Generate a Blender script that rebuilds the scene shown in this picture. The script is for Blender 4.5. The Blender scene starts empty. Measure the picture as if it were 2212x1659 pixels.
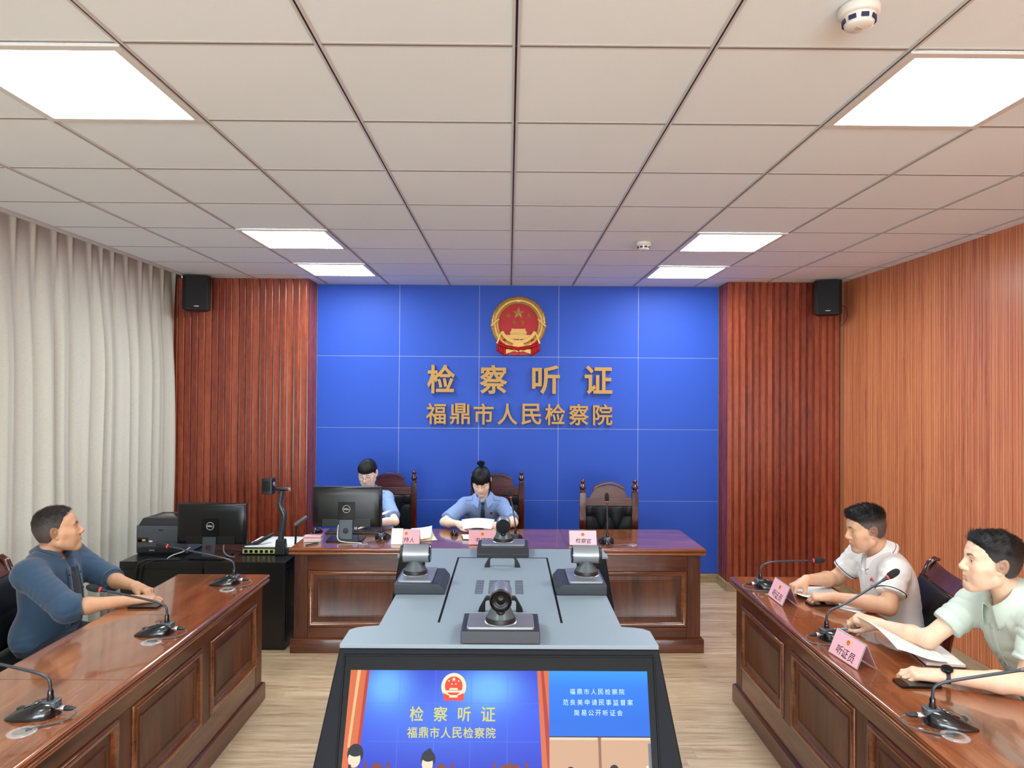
import bpy, bmesh, math, random
import numpy as np
from mathutils import Vector, Matrix, Euler
PI = math.pi
S = bpy.context.scene
COL = S.collection
# ---------------------------------------------------------------- camera
cam_data = bpy.data.cameras.new('camera'); cam = bpy.data.objects.new('camera', cam_data); COL.objects.link(cam)
cam_data.sensor_width = 36.0; cam_data.lens = 36.0*1497.3/2212.0
cam_data.clip_start = 0.02; cam_data.clip_end = 60
def _cam_rows(pit, yaw, rol):
    A = Matrix(((math.cos(yaw), -math.sin(yaw), 0), (math.sin(yaw), math.cos(yaw), 0), (0, 0, 1)))
    B = Matrix(((1, 0, 0), (0, math.cos(pit), math.sin(pit)), (0, -math.sin(pit), math.cos(pit))))
    D = Matrix(((math.cos(rol), 0, -math.sin(rol)), (0, 1, 0), (math.sin(rol), 0, math.cos(rol))))
    return D @ B @ A
_R = _cam_rows(.01127, .00425, -.00677)
HC = 1.85
cam.matrix_world = Matrix(((_R[0][0], _R[2][0], -_R[1][0], 0), (_R[0][1], _R[2][1], -_R[1][1], 0),
                           (_R[0][2], _R[2][2], -_R[1][2], HC), (0, 0, 0, 1)))
S.camera = cam
# ---------------------------------------------------------------- world, exposure
W = bpy.data.worlds.new('world'); S.world = W; W.use_nodes = True
W.node_tree.nodes['Background'].inputs[0].default_value = (.82, .93, 1, 1)
W.node_tree.nodes['Background'].inputs[1].default_value = 17.0   # fill light, let in by an added window behind the viewer
_pl = bpy.data.lights.new('fill_light_portal', 'AREA'); _pl.shape = 'RECTANGLE'; _pl.size = 5.3; _pl.size_y = 1.9; _pl.cycles.is_portal = True  # portal for the fill light coming in by the added window
_po = bpy.data.objects.new('fill_light_portal', _pl); COL.objects.link(_po); _po.location = (0, -5.28, 1.0); _po.rotation_euler = (math.radians(90), 0, 0)
S.view_settings.view_transform = 'Standard'; S.view_settings.look = 'None'
S.view_settings.exposure = 0.2; S.view_settings.gamma = 1; S.view_settings.use_curve_mapping = False
PANEL_POWER = 26          # emission of the ceiling light panels
S.cycles.max_bounces = 10; S.cycles.diffuse_bounces = 6; S.cycles.glossy_bounces = 5; S.cycles.transmission_bounces = 6
S.cycles.sample_clamp_indirect = 6.0; S.cycles.use_denoising = True
S.cycles.caustics_reflective = False; S.cycles.caustics_refractive = False

# ---------------------------------------------------------------- materials
def lin(c): return tuple((x/255/12.92 if x/255 <= .04045 else ((x/255+.055)/1.055)**2.4) for x in c)
_mats = {}
class NT:
    def __init__(s, name):
        s.m = bpy.data.materials.new(name); s.m.use_nodes = True; s.t = s.m.node_tree; s.n = s.t.nodes; s.b = s.n['Principled BSDF']
    def node(s, typ, **kw):
        n = s.n.new(typ)
        for k, v in kw.items():
            if hasattr(n, k) and k not in n.inputs: setattr(n, k, v)
            else: n.inputs[k].default_value = v
        return n
    def link(s, a, b): s.t.links.new(a, b)
    def ramp(s, fac, stops, interp='LINEAR'):
        r = s.n.new('ShaderNodeValToRGB'); e = r.color_ramp; e.interpolation = interp
        while len(e.elements) < len(stops): e.elements.new(.5)
        for el, (p, c) in zip(e.elements, stops): el.position = p; el.color = tuple(c)+(1,) if len(c) == 3 else c
        s.link(fac, r.inputs[0]); return r.outputs[0]
    def math(s, op, a, b=None, c=None):
        n = s.n.new('ShaderNodeMath'); n.operation = op
        for i, x in enumerate((a, b, c)):
            if x is None: continue
            if isinstance(x, (int, float)): n.inputs[i].default_value = x
            else: s.link(x, n.inputs[i])
        return n.outputs[0]
    def mix(s, fac, a, b, blend='MIX'):
        n = s.n.new('ShaderNodeMix'); n.data_type = 'RGBA'; n.blend_type = blend
        for k, x in ((0, fac), (6, a), (7, b)):
            if isinstance(x, (int, float)): n.inputs[k].default_value = x
            elif isinstance(x, tuple): n.inputs[k].default_value = x if len(x) == 4 else x+(1,)
            else: s.link(x, n.inputs[k])
        return n.outputs[2]
    def coord(s, scale=(1, 1, 1), kind='Object', rot=(0, 0, 0)):
        tc = s.n.new('ShaderNodeTexCoord'); mp = s.n.new('ShaderNodeMapping'); mp.inputs['Scale'].default_value = scale
        mp.inputs['Rotation'].default_value = rot
        s.link(tc.outputs[kind], mp.inputs[0]); return mp.outputs[0]
    def noise(s, vec, scale=5, detail=4, rough=.5, dist=0):
        n = s.n.new('ShaderNodeTexNoise'); n.inputs['Scale'].default_value = scale; n.inputs['Detail'].default_value = detail
        n.inputs['Roughness'].default_value = rough; n.inputs['Distortion'].default_value = dist
        if vec is not None: s.link(vec, n.inputs['Vector'])
        return n.outputs[0]
    def bump(s, h, strength=.2, dist=.002):
        n = s.n.new('ShaderNodeBump'); n.inputs['Strength'].default_value = strength; n.inputs['Distance'].default_value = dist
        s.link(h, n.inputs['Height']); s.link(n.outputs[0], s.b.inputs['Normal'])
def plain(name, c, rough=.5, metal=0, coat=0, spec=.5, emis=None, es=0, alpha=1, trans=0, bump=0, bscale=60, var=0, sheen=0, ior=None, coatr=.03):
    key = name
    if key in _mats: return _mats[key]
    t = NT(name); b = t.b; c = lin(c)
    b.inputs['Base Color'].default_value = c+(1,); b.inputs['Roughness'].default_value = rough; b.inputs['Metallic'].default_value = metal
    b.inputs['Coat Weight'].default_value = coat; b.inputs['Coat Roughness'].default_value = coatr
    b.inputs['Specular IOR Level'].default_value = spec; b.inputs['Transmission Weight'].default_value = trans; b.inputs['Alpha'].default_value = alpha
    b.inputs['Sheen Weight'].default_value = sheen
    if ior: b.inputs['IOR'].default_value = ior
    if emis: b.inputs['Emission Color'].default_value = lin(emis)+(1,); b.inputs['Emission Strength'].default_value = es
    nz = t.noise(t.coord(), bscale, 3)
    if var:
        t.link(t.ramp(nz, [(.3, tuple(x*(1-var) for x in c)), (.7, tuple(min(1, x*(1+var)) for x in c))]), b.inputs['Base Color'])
    else:
        r = t.n.new('ShaderNodeMapRange'); r.inputs['To Min'].default_value = max(0, rough-.03); r.inputs['To Max'].default_value = min(1, rough+.03)
        t.link(nz, r.inputs[0]); t.link(r.outputs[0], b.inputs['Roughness'])
    if bump: t.bump(nz, bump, .002)
    _mats[key] = t.m; return t.m
def wood(name, dark, mid, light, axis='x', rough=.3, coat=0, scale=1.0, stretch=12, bump=.08, coatr=.05):
    if name in _mats: return _mats[name]
    t = NT(name); sc = {'x': (1, stretch, stretch), 'y': (stretch, 1, stretch), 'z': (stretch, stretch, 1)}[axis]
    v = t.coord(tuple(x*scale for x in sc))
    big = t.noise(v, .9, 3, .5, .6); fine = t.noise(v, 5, 6, .65, .3)
    sc2 = {'x': (3, 90, 90), 'y': (90, 3, 90), 'z': (90, 90, 3)}[axis]
    pores = t.noise(t.coord(tuple(x*scale for x in sc2)), 2, 2, .5)
    f = t.math('ADD', t.math('MULTIPLY', big, .55), t.math('MULTIPLY', fine, .45))
    col = t.ramp(f, [(.34, lin(dark)), (.5, lin(mid)), (.66, lin(light))])
    col = t.mix(t.math('MULTIPLY', t.math('GREATER_THAN', pores, .62), .25), col, tuple(x*.5 for x in lin(dark)))
    t.link(col, t.b.inputs['Base Color']); t.b.inputs['Roughness'].default_value = rough
    t.b.inputs['Coat Weight'].default_value = coat; t.b.inputs['Coat Roughness'].default_value = coatr
    if bump: t.bump(fine, bump, .001)
    _mats[name] = t.m; return t.m

# ---------------------------------------------------------------- mesh builder
class MB:
    def __init__(s): s.v = []; s.f = []; s.mi = []
    def add(s, vs, fs, mi=0, mtx=None):
        o = len(s.v)
        s.v += [tuple(mtx @ Vector(p)) for p in vs] if mtx is not None else [tuple(p) for p in vs]
        s.f += [tuple(i+o for i in f) for f in fs]; s.mi += [mi]*len(fs); return s
    def box(s, x0, x1, y0, y1, z0, z1, mi=0, mtx=None):
        vs = [(x, y, z) for z in (z0, z1) for y in (y0, y1) for x in (x0, x1)]
        return s.add(vs, [(0, 2, 3, 1), (4, 5, 7, 6), (0, 1, 5, 4), (2, 6, 7, 3), (0, 4, 6, 2), (1, 3, 7, 5)], mi, mtx)
    def prism(s, pts, z0, z1, mi=0, mtx=None, top=None):
        n = len(pts); q = top or pts
        vs = [(p[0], p[1], z0) for p in pts]+[(p[0], p[1], z1) for p in q]
        return s.add(vs, [tuple(range(n-1, -1, -1)), tuple(range(n, 2*n))]+[(i, (i+1) % n, n+(i+1) % n, n+i) for i in range(n)], mi, mtx)
    def poly(s, pts, mi=0, mtx=None): return s.add(pts, [tuple(range(len(pts)))], mi, mtx)
    def lathe(s, prof, n=24, mi=0, mtx=None, cap=True):
        m = len(prof); vs = [(r*math.cos(2*PI*k/n), r*math.sin(2*PI*k/n), z) for r, z in prof for k in range(n)]
        fs = [(i*n+k, i*n+(k+1) % n, (i+1)*n+(k+1) % n, (i+1)*n+k) for i in range(m-1) for k in range(n)]
        if cap: fs += [tuple(range(n-1, -1, -1)), tuple((m-1)*n+k for k in range(n))]
        return s.add(vs, fs, mi, mtx)
    def tube(s, pts, r, n=10, mi=0, mtx=None, cap=True, flat=1.0):
        P = [Vector(p) for p in pts]; m = len(P); R = r if isinstance(r, (list, tuple)) else [r]*m
        T = [((P[min(i+1, m-1)]-P[max(i-1, 0)]).normalized()) for i in range(m)]
        up = Vector((0, 0, 1)) if abs(T[0].z) < .9 else Vector((1, 0, 0)); u = T[0].cross(up).normalized(); vs = []
        for i in range(m):
            u = (u-T[i]*u.dot(T[i])); u = u.normalized() if u.length > 1e-6 else T[i].orthogonal().normalized(); w = T[i].cross(u)
            vs += [P[i]+(u*math.cos(2*PI*k/n)+w*flat*math.sin(2*PI*k/n))*R[i] for k in range(n)]
        fs = [(i*n+k, i*n+(k+1) % n, (i+1)*n+(k+1) % n, (i+1)*n+k) for i in range(m-1) for k in range(n)]
        if cap: fs += [tuple(range(n-1, -1, -1)), tuple((m-1)*n+k for k in range(n))]
        return s.add(vs, fs, mi, mtx)
    def ball(s, c, r, n=16, mi=0, mtx=None):
        r = r if isinstance(r, (tuple, list)) else (r, r, r); h = max(6, n//2)
        pr = [(math.sin(PI*i/h), -math.cos(PI*i/h)) for i in range(1, h)]
        vs = [(0, 0, -1)]+[(a*math.cos(2*PI*k/n), a*math.sin(2*PI*k/n), b) for a, b in pr for k in range(n)]+[(0, 0, 1)]
        fs = [(0, 1+(k+1) % n, 1+k) for k in range(n)]+[(1+i*n+k, 1+i*n+(k+1) % n, 1+(i+1)*n+(k+1) % n, 1+(i+1)*n+k) for i in range(h-2) for k in range(n)]
        L = len(vs)-1; fs += [(L, L-n+k, L-n+(k+1) % n) for k in range(n)]
        return s.add([(c[0]+x*r[0], c[1]+y*r[1], c[2]+z*r[2]) for x, y, z in vs], fs, mi, mtx)
    def grid(s, fn, nu, nv, mi=0, closed_u=False, mtx=None):
        vs = [fn(i/(nu if closed_u else nu-1), j/(nv-1)) for j in range(nv) for i in range(nu)]
        fs = [(j*nu+i, j*nu+(i+1) % nu, (j+1)*nu+(i+1) % nu, (j+1)*nu+i) for j in range(nv-1) for i in range(nu if closed_u else nu-1)]
        return s.add(vs, fs, mi, mtx)
def mesh_obj(name, me, mats, parent=None, loc=None):
    o = bpy.data.objects.new(name, me); COL.objects.link(o)
    for m in (mats if isinstance(mats, (list, tuple)) else [mats]): me.materials.append(m)
    if parent is not None: o.parent = parent
    if loc is not None: o.location = loc
    return o
def obj(name, b, mats, parent=None, bev=0, smooth=True, angle=35, loc=None, solid=0, sub=0, recalc=True, seg=2):
    me = bpy.data.meshes.new(name); me.from_pydata(b.v, [], b.f); me.polygons.foreach_set('material_index', b.mi)
    if recalc:
        bm = bmesh.new(); bm.from_mesh(me); bmesh.ops.recalc_face_normals(bm, faces=bm.faces); bm.to_mesh(me); bm.free()
    if smooth: me.shade_smooth(); me.set_sharp_from_angle(angle=math.radians(angle))
    o = mesh_obj(name, me, mats, parent, loc)
    if solid: m = o.modifiers.new('solid', 'SOLIDIFY'); m.thickness = solid; m.offset = 0
    if sub: m = o.modifiers.new('sub', 'SUBSURF'); m.levels = m.render_levels = sub
    if bev:
        m = o.modifiers.new('bevel', 'BEVEL'); m.width = bev; m.segments = seg; m.limit_method = 'ANGLE'; m.angle_limit = math.radians(40); m.harden_normals = True
    return o
def tag(o, label, cat, group=None):
    o['label'] = label; o['category'] = cat
    if group: o['group'] = group
    return o
def thing(name, label, cat, loc=(0, 0, 0), rotz=0, group=None):
    o = bpy.data.objects.new(name, None); COL.objects.link(o); o.location = loc; o.rotation_euler = (0, 0, rotz); o.empty_display_size = .05
    return tag(o, label, cat, group)
def struct(name, b, mats, **kw):
    o = obj(name, b, mats, **kw); o['kind'] = 'structure'; return o
def dup(root, loc, rotz, label, group=None):
    def cp(o, par):
        c = o.copy(); COL.objects.link(c)
        if par is not None: c.parent = par
        for ch in o.children: cp(ch, c)
        return c
    r = cp(root, None); r.location = loc; r.rotation_euler = (0, 0, rotz); r['label'] = label
    if group: r['group'] = group
    return r
def rrect(x0, x1, y0, y1, r, n=5):
    out = []
    for cx, cy, a in ((x1-r, y1-r, 0), (x0+r, y1-r, 90), (x0+r, y0+r, 180), (x1-r, y0+r, 270)):
        out += [(cx+r*math.cos(math.radians(a+90*i/n)), cy+r*math.sin(math.radians(a+90*i/n))) for i in range(n+1)]
    return out
def glyph(txt, size, extrude=0, offset=0, shear=0):
    """mesh of a line of writing in the xy plane, centred on its own extent; offset thickens the strokes outwards"""
    cu = bpy.data.curves.new('writing', 'FONT'); cu.body = txt; cu.size = size; cu.extrude = max(extrude, .002); cu.shear = shear
    cu.bevel_depth = offset; cu.bevel_resolution = 0; cu.align_x = 'CENTER'; cu.resolution_u = 4
    o = bpy.data.objects.new('writing', cu); COL.objects.link(o)
    dg = bpy.context.evaluated_depsgraph_get(); me = bpy.data.meshes.new_from_object(o.evaluated_get(dg))
    bpy.data.objects.remove(o); bpy.data.curves.remove(cu)
    n = len(me.vertices); co = np.zeros(n*3, 'f'); me.vertices.foreach_get('co', co); co = co.reshape(-1, 3)
    e = max(extrude, .002); z = co[:, 2]; co[:, 2] = np.sign(z)*(np.minimum(abs(z), e)+np.maximum(0, abs(z)-e)*.06)
    if not extrude: co[:, 2] *= .02
    if n: c = (co.min(0)+co.max(0))/2; co[:, :2] -= c[:2]
    vs = [tuple(p) for p in co.tolist()]; fs = [tuple(p.vertices) for p in me.polygons]
    bpy.data.meshes.remove(me); return vs, fs
def fit(vs, w=None, h=None):
    a = np.array(vs); d = a.max(0)-a.min(0); sx = w/d[0] if w else None; sy = h/d[1] if h else None
    sx = sx or sy; sy = sy or sx
    return [(x*sx, y*sy, z) for x, y, z in vs]
def basis(origin, ex, ey):
    ex = Vector(ex).normalized(); ey = Vector(ey); ey = (ey-ex*ey.dot(ex)).normalized(); ez = ex.cross(ey)
    return Matrix(((ex.x, ey.x, ez.x, origin[0]), (ex.y, ey.y, ez.y, origin[1]), (ex.z, ey.z, ez.z, origin[2]), (0, 0, 0, 1)))
def mxyz(x, y, z, rz=0, rx=0, ry=0): return Matrix.Translation((x, y, z)) @ Euler((rx, ry, rz)).to_matrix().to_4x4()
# ================================================================ ROOM
ZC = 2.896; YB = 6.812; XR = 3.13; XL = -3.22; YN = -5.2
def ceiling_tile_mat():
    t = NT('ceiling_tile'); v = t.coord()
    sp = t.noise(v, 260, 2, .6); big = t.noise(v, 1.3, 2)
    dots = t.math('GREATER_THAN', sp, .73)
    base = t.ramp(big, [(.3, lin((232, 242, 246))), (.7, lin((237, 246, 250)))])
    t.link(t.mix(t.math('MULTIPLY', dots, .35), base, lin((150, 140, 130))), t.b.inputs['Base Color'])
    t.b.inputs['Roughness'].default_value = .85; t.bump(sp, .15, .002); return t.m
def floor_mat():
    t = NT('laminate_floor')
    tc = t.coord((1, 1, 1)); sx = t.n.new('ShaderNodeSeparateXYZ'); t.link(tc, sx.inputs[0])
    row = t.math('FLOOR', t.math('DIVIDE', sx.outputs[1], .126))
    wn = t.n.new('ShaderNodeTexWhiteNoise'); wn.noise_dimensions = '1D'; t.link(row, wn.inputs['W'])
    xs = t.math('ADD', sx.outputs[0], t.math('MULTIPLY', wn.outputs[0], 1.2))
    colm = t.math('FLOOR', t.math('DIVIDE', xs, 1.2))
    wn2 = t.n.new('ShaderNodeTexWhiteNoise'); wn2.noise_dimensions = '2D'
    cb = t.n.new('ShaderNodeCombineXYZ'); t.link(row, cb.inputs[0]); t.link(colm, cb.inputs[1]); t.link(cb.outputs[0], wn2.inputs['Vector'])
    off = t.n.new('ShaderNodeVectorMath'); off.operation = 'SCALE'; t.link(wn2.outputs['Color'], off.inputs[0]); off.inputs['Scale'].default_value = 7
    add = t.n.new('ShaderNodeVectorMath'); t.link(t.coord((1.2, 16, 1)), add.inputs[0]); t.link(off.outputs[0], add.inputs[1])
    g = t.noise(add.outputs[0], 1.6, 6, .6, .5); streak = t.noise(add.outputs[0], 6, 4, .7)
    f = t.math('ADD', t.math('MULTIPLY', g, .6), t.math('MULTIPLY', streak, .4))
    col = t.ramp(f, [(.33, lin((150, 122, 92))), (.46, lin((186, 159, 127))), (.6, lin((208, 184, 153))), (.75, lin((220, 199, 168)))])
    tone = t.math('ADD', t.math('MULTIPLY', wn2.outputs['Value'], .16), .9)
    sc = t.n.new('ShaderNodeVectorMath'); sc.operation = 'SCALE'; t.link(col, sc.inputs[0]); t.link(tone, sc.inputs['Scale'])
    fy = t.math('FRACT', t.math('DIVIDE', sx.outputs[1], .126)); fx = t.math('FRACT', t.math('DIVIDE', xs, 1.2))
    seam = t.math('MAXIMUM', t.math('LESS_THAN', fy, .012), t.math('LESS_THAN', fx, .0014))
    t.link(t.mix(t.math('MULTIPLY', seam, .45), sc.outputs[0], lin((110, 84, 58))), t.b.inputs['Base Color'])
    t.b.inputs['Roughness'].default_value = .38; t.b.inputs['Specular IOR Level'].default_value = .4; t.bump(streak, .05, .001); return t.m
def blue_mat():
    t = NT('blue_wall_panel'); n = t.noise(t.coord(), 900, 2)
    t.link(t.ramp(n, [(.3, lin((47, 82, 182))), (.7, lin((52, 88, 188)))]), t.b.inputs['Base Color'])
    t.b.inputs['Roughness'].default_value = .5; t.b.inputs['Specular IOR Level'].default_value = .2; t.bump(n, .04, .0006); return t.m
def slat_mat():
    t = NT('fluted_cherry_slats'); tc = t.coord(); sx = t.n.new('ShaderNodeSeparateXYZ'); t.link(tc, sx.inputs[0])
    pid = t.math('FLOOR', t.math('DIVIDE', t.math('ADD', sx.outputs[0], sx.outputs[1]), .0628))
    wn = t.n.new('ShaderNodeTexWhiteNoise'); wn.noise_dimensions = '1D'; t.link(pid, wn.inputs['W'])
    off = t.n.new('ShaderNodeVectorMath'); off.operation = 'SCALE'; t.link(wn.outputs['Color'], off.inputs[0]); off.inputs['Scale'].default_value = 9
    add = t.n.new('ShaderNodeVectorMath'); t.link(t.coord((9, 9, 1.1)), add.inputs[0]); t.link(off.outputs[0], add.inputs[1])
    g = t.noise(add.outputs[0], 2.2, 6, .62, .8); mot = t.noise(t.coord((30, 30, 14)), 1, 4, .6)
    f = t.math('ADD', t.math('ADD', t.math('MULTIPLY', g, .5), t.math('MULTIPLY', mot, .3)), t.math('MULTIPLY', wn.outputs[0], .2))
    t.link(t.ramp(f, [(.3, lin((98, 38, 23))), (.48, lin((134, 57, 35))), (.68, lin((164, 82, 51)))]), t.b.inputs['Base Color'])
    t.b.inputs['Roughness'].default_value = .33; t.b.inputs['Coat Weight'].default_value = .25; t.b.inputs['Coat Roughness'].default_value = .2; t.bump(mot, .06, .001); return t.m
def laminate_wall_mat():
    t = NT('striped_laminate_wall'); tc = t.coord(); sx = t.n.new('ShaderNodeSeparateXYZ'); t.link(tc, sx.inputs[0]); y = sx.outputs[1]
    P = .118
    pid = t.math('FLOOR', t.math('DIVIDE', y, P)); wn = t.n.new('ShaderNodeTexWhiteNoise'); wn.noise_dimensions = '1D'; t.link(pid, wn.inputs['W'])
    off = t.n.new('ShaderNodeVectorMath'); off.operation = 'SCALE'; t.link(wn.outputs['Color'], off.inputs[0]); off.inputs['Scale'].default_value = 9
    add = t.n.new('ShaderNodeVectorMath'); t.link(t.coord((1, 14, .55)), add.inputs[0]); t.link(off.outputs[0], add.inputs[1])
    g = t.noise(add.outputs[0], 3.0, 6, .7, .9)
    f = t.math('ADD', t.math('MULTIPLY', g, .85), t.math('MULTIPLY', wn.outputs[0], .15))
    col = t.ramp(f, [(.33, lin((172, 92, 58))), (.5, lin((204, 120, 78))), (.68, lin((218, 138, 90)))])
    fr = t.math('FRACT', t.math('DIVIDE', y, P))
    def line(c, w): return t.math('LESS_THAN', t.math('ABSOLUTE', t.math('SUBTRACT', fr, c)), w)
    light = t.math('MAXIMUM', t.math('MAXIMUM', line(.10, .016), line(.62, .013)), line(.86, .008))
    dark = t.math('MAXIMUM', t.math('MAXIMUM', line(.135, .014), line(.40, .010)), line(.655, .014))
    col = t.mix(t.math('MULTIPLY', dark, .75), col, lin((112, 50, 30)))
    col = t.mix(t.math('MULTIPLY', light, .95), col, lin((240, 200, 146)))
    t.link(col, t.b.inputs['Base Color']); t.b.inputs['Roughness'].default_value = .3; t.b.inputs['Specular IOR Level'].default_value = .45
    t.bump(t.math('SUBTRACT', 1, dark), .25, .002); return t.m
def curtain_mat():
    t = NT('cream_linen_curtain'); v = t.coord((1, 220, 260)); v2 = t.coord((1, 40, 420))
    n = t.noise(v, 2, 3, .6); n2 = t.noise(v2, 1, 2)
    f = t.math('ADD', t.math('MULTIPLY', n, .5), t.math('MULTIPLY', n2, .5))
    t.link(t.ramp(f, [(.3, lin((184, 181, 167))), (.7, lin((210, 207, 194)))]), t.b.inputs['Base Color'])
    t.b.inputs['Roughness'].default_value = .9; t.b.inputs['Sheen Weight'].default_value = .1; t.bump(f, .18, .002); return t.m

# floor
struct('floor', MB().poly([(XL, YN, 0), (XR, YN, 0), (XR, YB, 0), (XL, YB, 0)]), floor_mat(), smooth=False, recalc=False)
# ceiling: tiles, exposed T bars with a dark slot, slot strips
b = MB(); gx0, gy0 = .0149, 2.0895; XCL = -2.955
b.box(XCL, XR, YN, YB, ZC+.004, ZC+.02, 0)
def bar(x0, x1, y0, y1, along):
    w, s = .0115, .0034
    if along == 'y':
        xm = (x0+x1)/2
        b.box(xm-w, xm-s, y0, y1, ZC-.001, ZC+.004, 1); b.box(xm+s, xm+w, y0, y1, ZC-.001, ZC+.004, 1); b.box(xm-s, xm+s, y0, y1, ZC+.002, ZC+.0042, 2)
    else:
        ym = (y0+y1)/2; w = .0105; s = .0016
        b.box(x0, x1, ym-w, ym-s, ZC+.0022, ZC+.0035, 1); b.box(x0, x1, ym+s, ym+w, ZC+.0022, ZC+.0035, 1); b.box(x0, x1, ym-s, ym+s, ZC+.0012, ZC+.0036, 3)
for i in range(-4, 6):
    x = gx0+.6*i
    if XCL < x < XR: bar(x, x, YN, YB, 'y')
for j in range(-12, 8): bar(XCL, XR, gy0+.6*j, gy0+.6*j, 'x')
b.box(XCL-.022, XCL+.004, YN, YB-.31, ZC-.014, ZC+.02, 1)          # pale edge strip along the curtain pocket
struct('ceiling', b, [ceiling_tile_mat(), plain('grid_bar_grey', (206, 203, 200), .5), plain('grid_slot_dark', (22, 24, 48), .6), plain('grid_slot_brown', (84, 72, 70), .6)], smooth=False)
# curtain pocket above the curtain
struct('ceiling', MB().box(XL, XCL, YN, YB, ZC+.10, ZC+.12).box(XCL-.006, XCL+.01, YN, YB, ZC+.0, ZC+.12), plain('pocket_white', (205, 202, 196), .8), smooth=False)
# blue back wall: raised panels with pale seam strips
b = MB(); b.box(XL, XR, YB, YB+.12, 0, ZC+.12, 1)
xs = [-1.885, -1.079, -.296, .484, 1.268, 2.055]; zs = [.085, .789, 1.490, 2.193, ZC]
for i in range(5):
    for j in range(4):
        g = .0026; b.box(xs[i]+g, xs[i+1]-g, YB-.012, YB, zs[j]+g, zs[j+1]-g, 0)
b.box(xs[0], xs[-1], YB-.0085, YB, zs[0], ZC, 2)
struct('wall_back', b, [blue_mat(), plain('wall_core', (150, 150, 150), .8), plain('seam_pale', (150, 166, 206), .35)], bev=.0015)
# fluted cherry pilasters either side of it
SL = slat_mat()
def flutes(x0, x1, yf, side):
    """profile of slats from x0 to x1 at depth yf, returning to the blue wall on one side"""
    p = .0628; prof = []
    def period(k0, k1, along):
        n = max(1, round(abs(k1-k0)/p)); q = (k1-k0)/n
        for i in range(n):
            a = k0+q*i
            for u, d in ((0, 0), (.60, 0), (.68, .0035), (.74, .016), (.97, .018), (1.0, .012)): along(a+q*u, d)
    period(x0, x1, lambda s, d: prof.append((s, yf+d)))
    return prof
def pilaster(name, x0, x1, inner):
    yf = 6.505; pr = flutes(x0, x1, yf, inner)
    ret = []; n = 5; q = (YB-yf)/n; sgn = 1 if inner == x1 else -1
    for i in range(n):
        for u, d in ((0, 0), (.60, 0), (.68, .0035), (.74, .014), (.97, .016), (1.0, .012)): ret.append((inner-sgn*d, yf+q*(i+u)))
    line = pr+ret if inner == x1 else list(reversed(ret))+pr
    b = MB(); n = len(line); vs = [(x, y, z) for z in (.08, ZC+.003) for x, y in line]
    b.add(vs, [(i, i+1, n+i+1, n+i) for i in range(n-1)])
    return struct(name, b, SL, angle=20, recalc=False)
pilaster('trim_1', XL, -1.885, -1.885); pilaster('trim_2', 2.055, XR, 2.055)
# right wall, left wall, wall behind the camera
struct('wall_right', MB().box(XR, XR+.1, YN, YB, 0, ZC+.12), laminate_wall_mat(), smooth=False)
struct('trim_3', MB().box(XR-.02, XR, 6.47, 6.505, .08, ZC), plain('corner_trim_wood', (150, 96, 66), .35), bev=.004)
struct('wall_left', MB().box(XL-.1, XL, YN, YB, 0, ZC+.12), plain('left_wall_paint', (222, 218, 210), .8), smooth=False)
_fw = plain('front_wall_paint', (232, 234, 236), .8); wx, wz0, wz1 = 2.7, .1, 1.95
for q in ((XL, -wx, 0, ZC+.12), (wx, XR, 0, ZC+.12), (-wx, wx, 0, wz0), (-wx, wx, wz1, ZC+.12)): struct('wall_front', MB().box(q[0], q[1], YN-.1, YN, q[2], q[3]), _fw, smooth=False)
b = MB()
for x in (-wx, -wx/3, wx/3, wx): b.box(x-.03, x+.03, YN-.08, YN-.02, wz0, wz1)
for z in (wz0, wz1): b.box(-wx, wx, YN-.08, YN-.02, z-.03, z+.03)
struct('added_window_1', b, plain('added_window_frame_white', (230, 230, 230), .4), bev=.004)  # unseen window, added to brighten the ceiling and fill the room
struct('added_window_1', MB().box(-wx, wx, YN-.055, YN-.05, wz0, wz1), plain('added_window_glass', (250, 252, 255), .02, alpha=.08), smooth=False)
BBM = wood('pale_oak_skirting', (120, 98, 70), (164, 142, 108), (186, 164, 130), 'x', .4)
BBY = wood('pale_oak_skirting_side', (120, 98, 70), (164, 142, 108), (186, 164, 130), 'y', .4)
struct('baseboard_back', MB().box(-1.885, 2.055, YB-.03, YB-.0005, 0, .08), BBM, bev=.003)
struct('baseboard_back', MB().box(2.04, XR, 6.483, 6.53, 0, .08), BBM, bev=.003)
struct('baseboard_back', MB().box(XL, -1.87, 6.483, 6.53, 0, .08), BBM, bev=.003)
struct('baseboard_back', MB().box(2.035, 2.06, 6.53, YB-.03, 0, .08), BBY, bev=.003)
struct('baseboard_back', MB().box(-1.89, -1.865, 6.53, YB-.03, 0, .08), BBY, bev=.003)
struct('baseboard_right', MB().box(XR-.022, XR, YN, 6.483, 0, .08), BBY, bev=.003)
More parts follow.
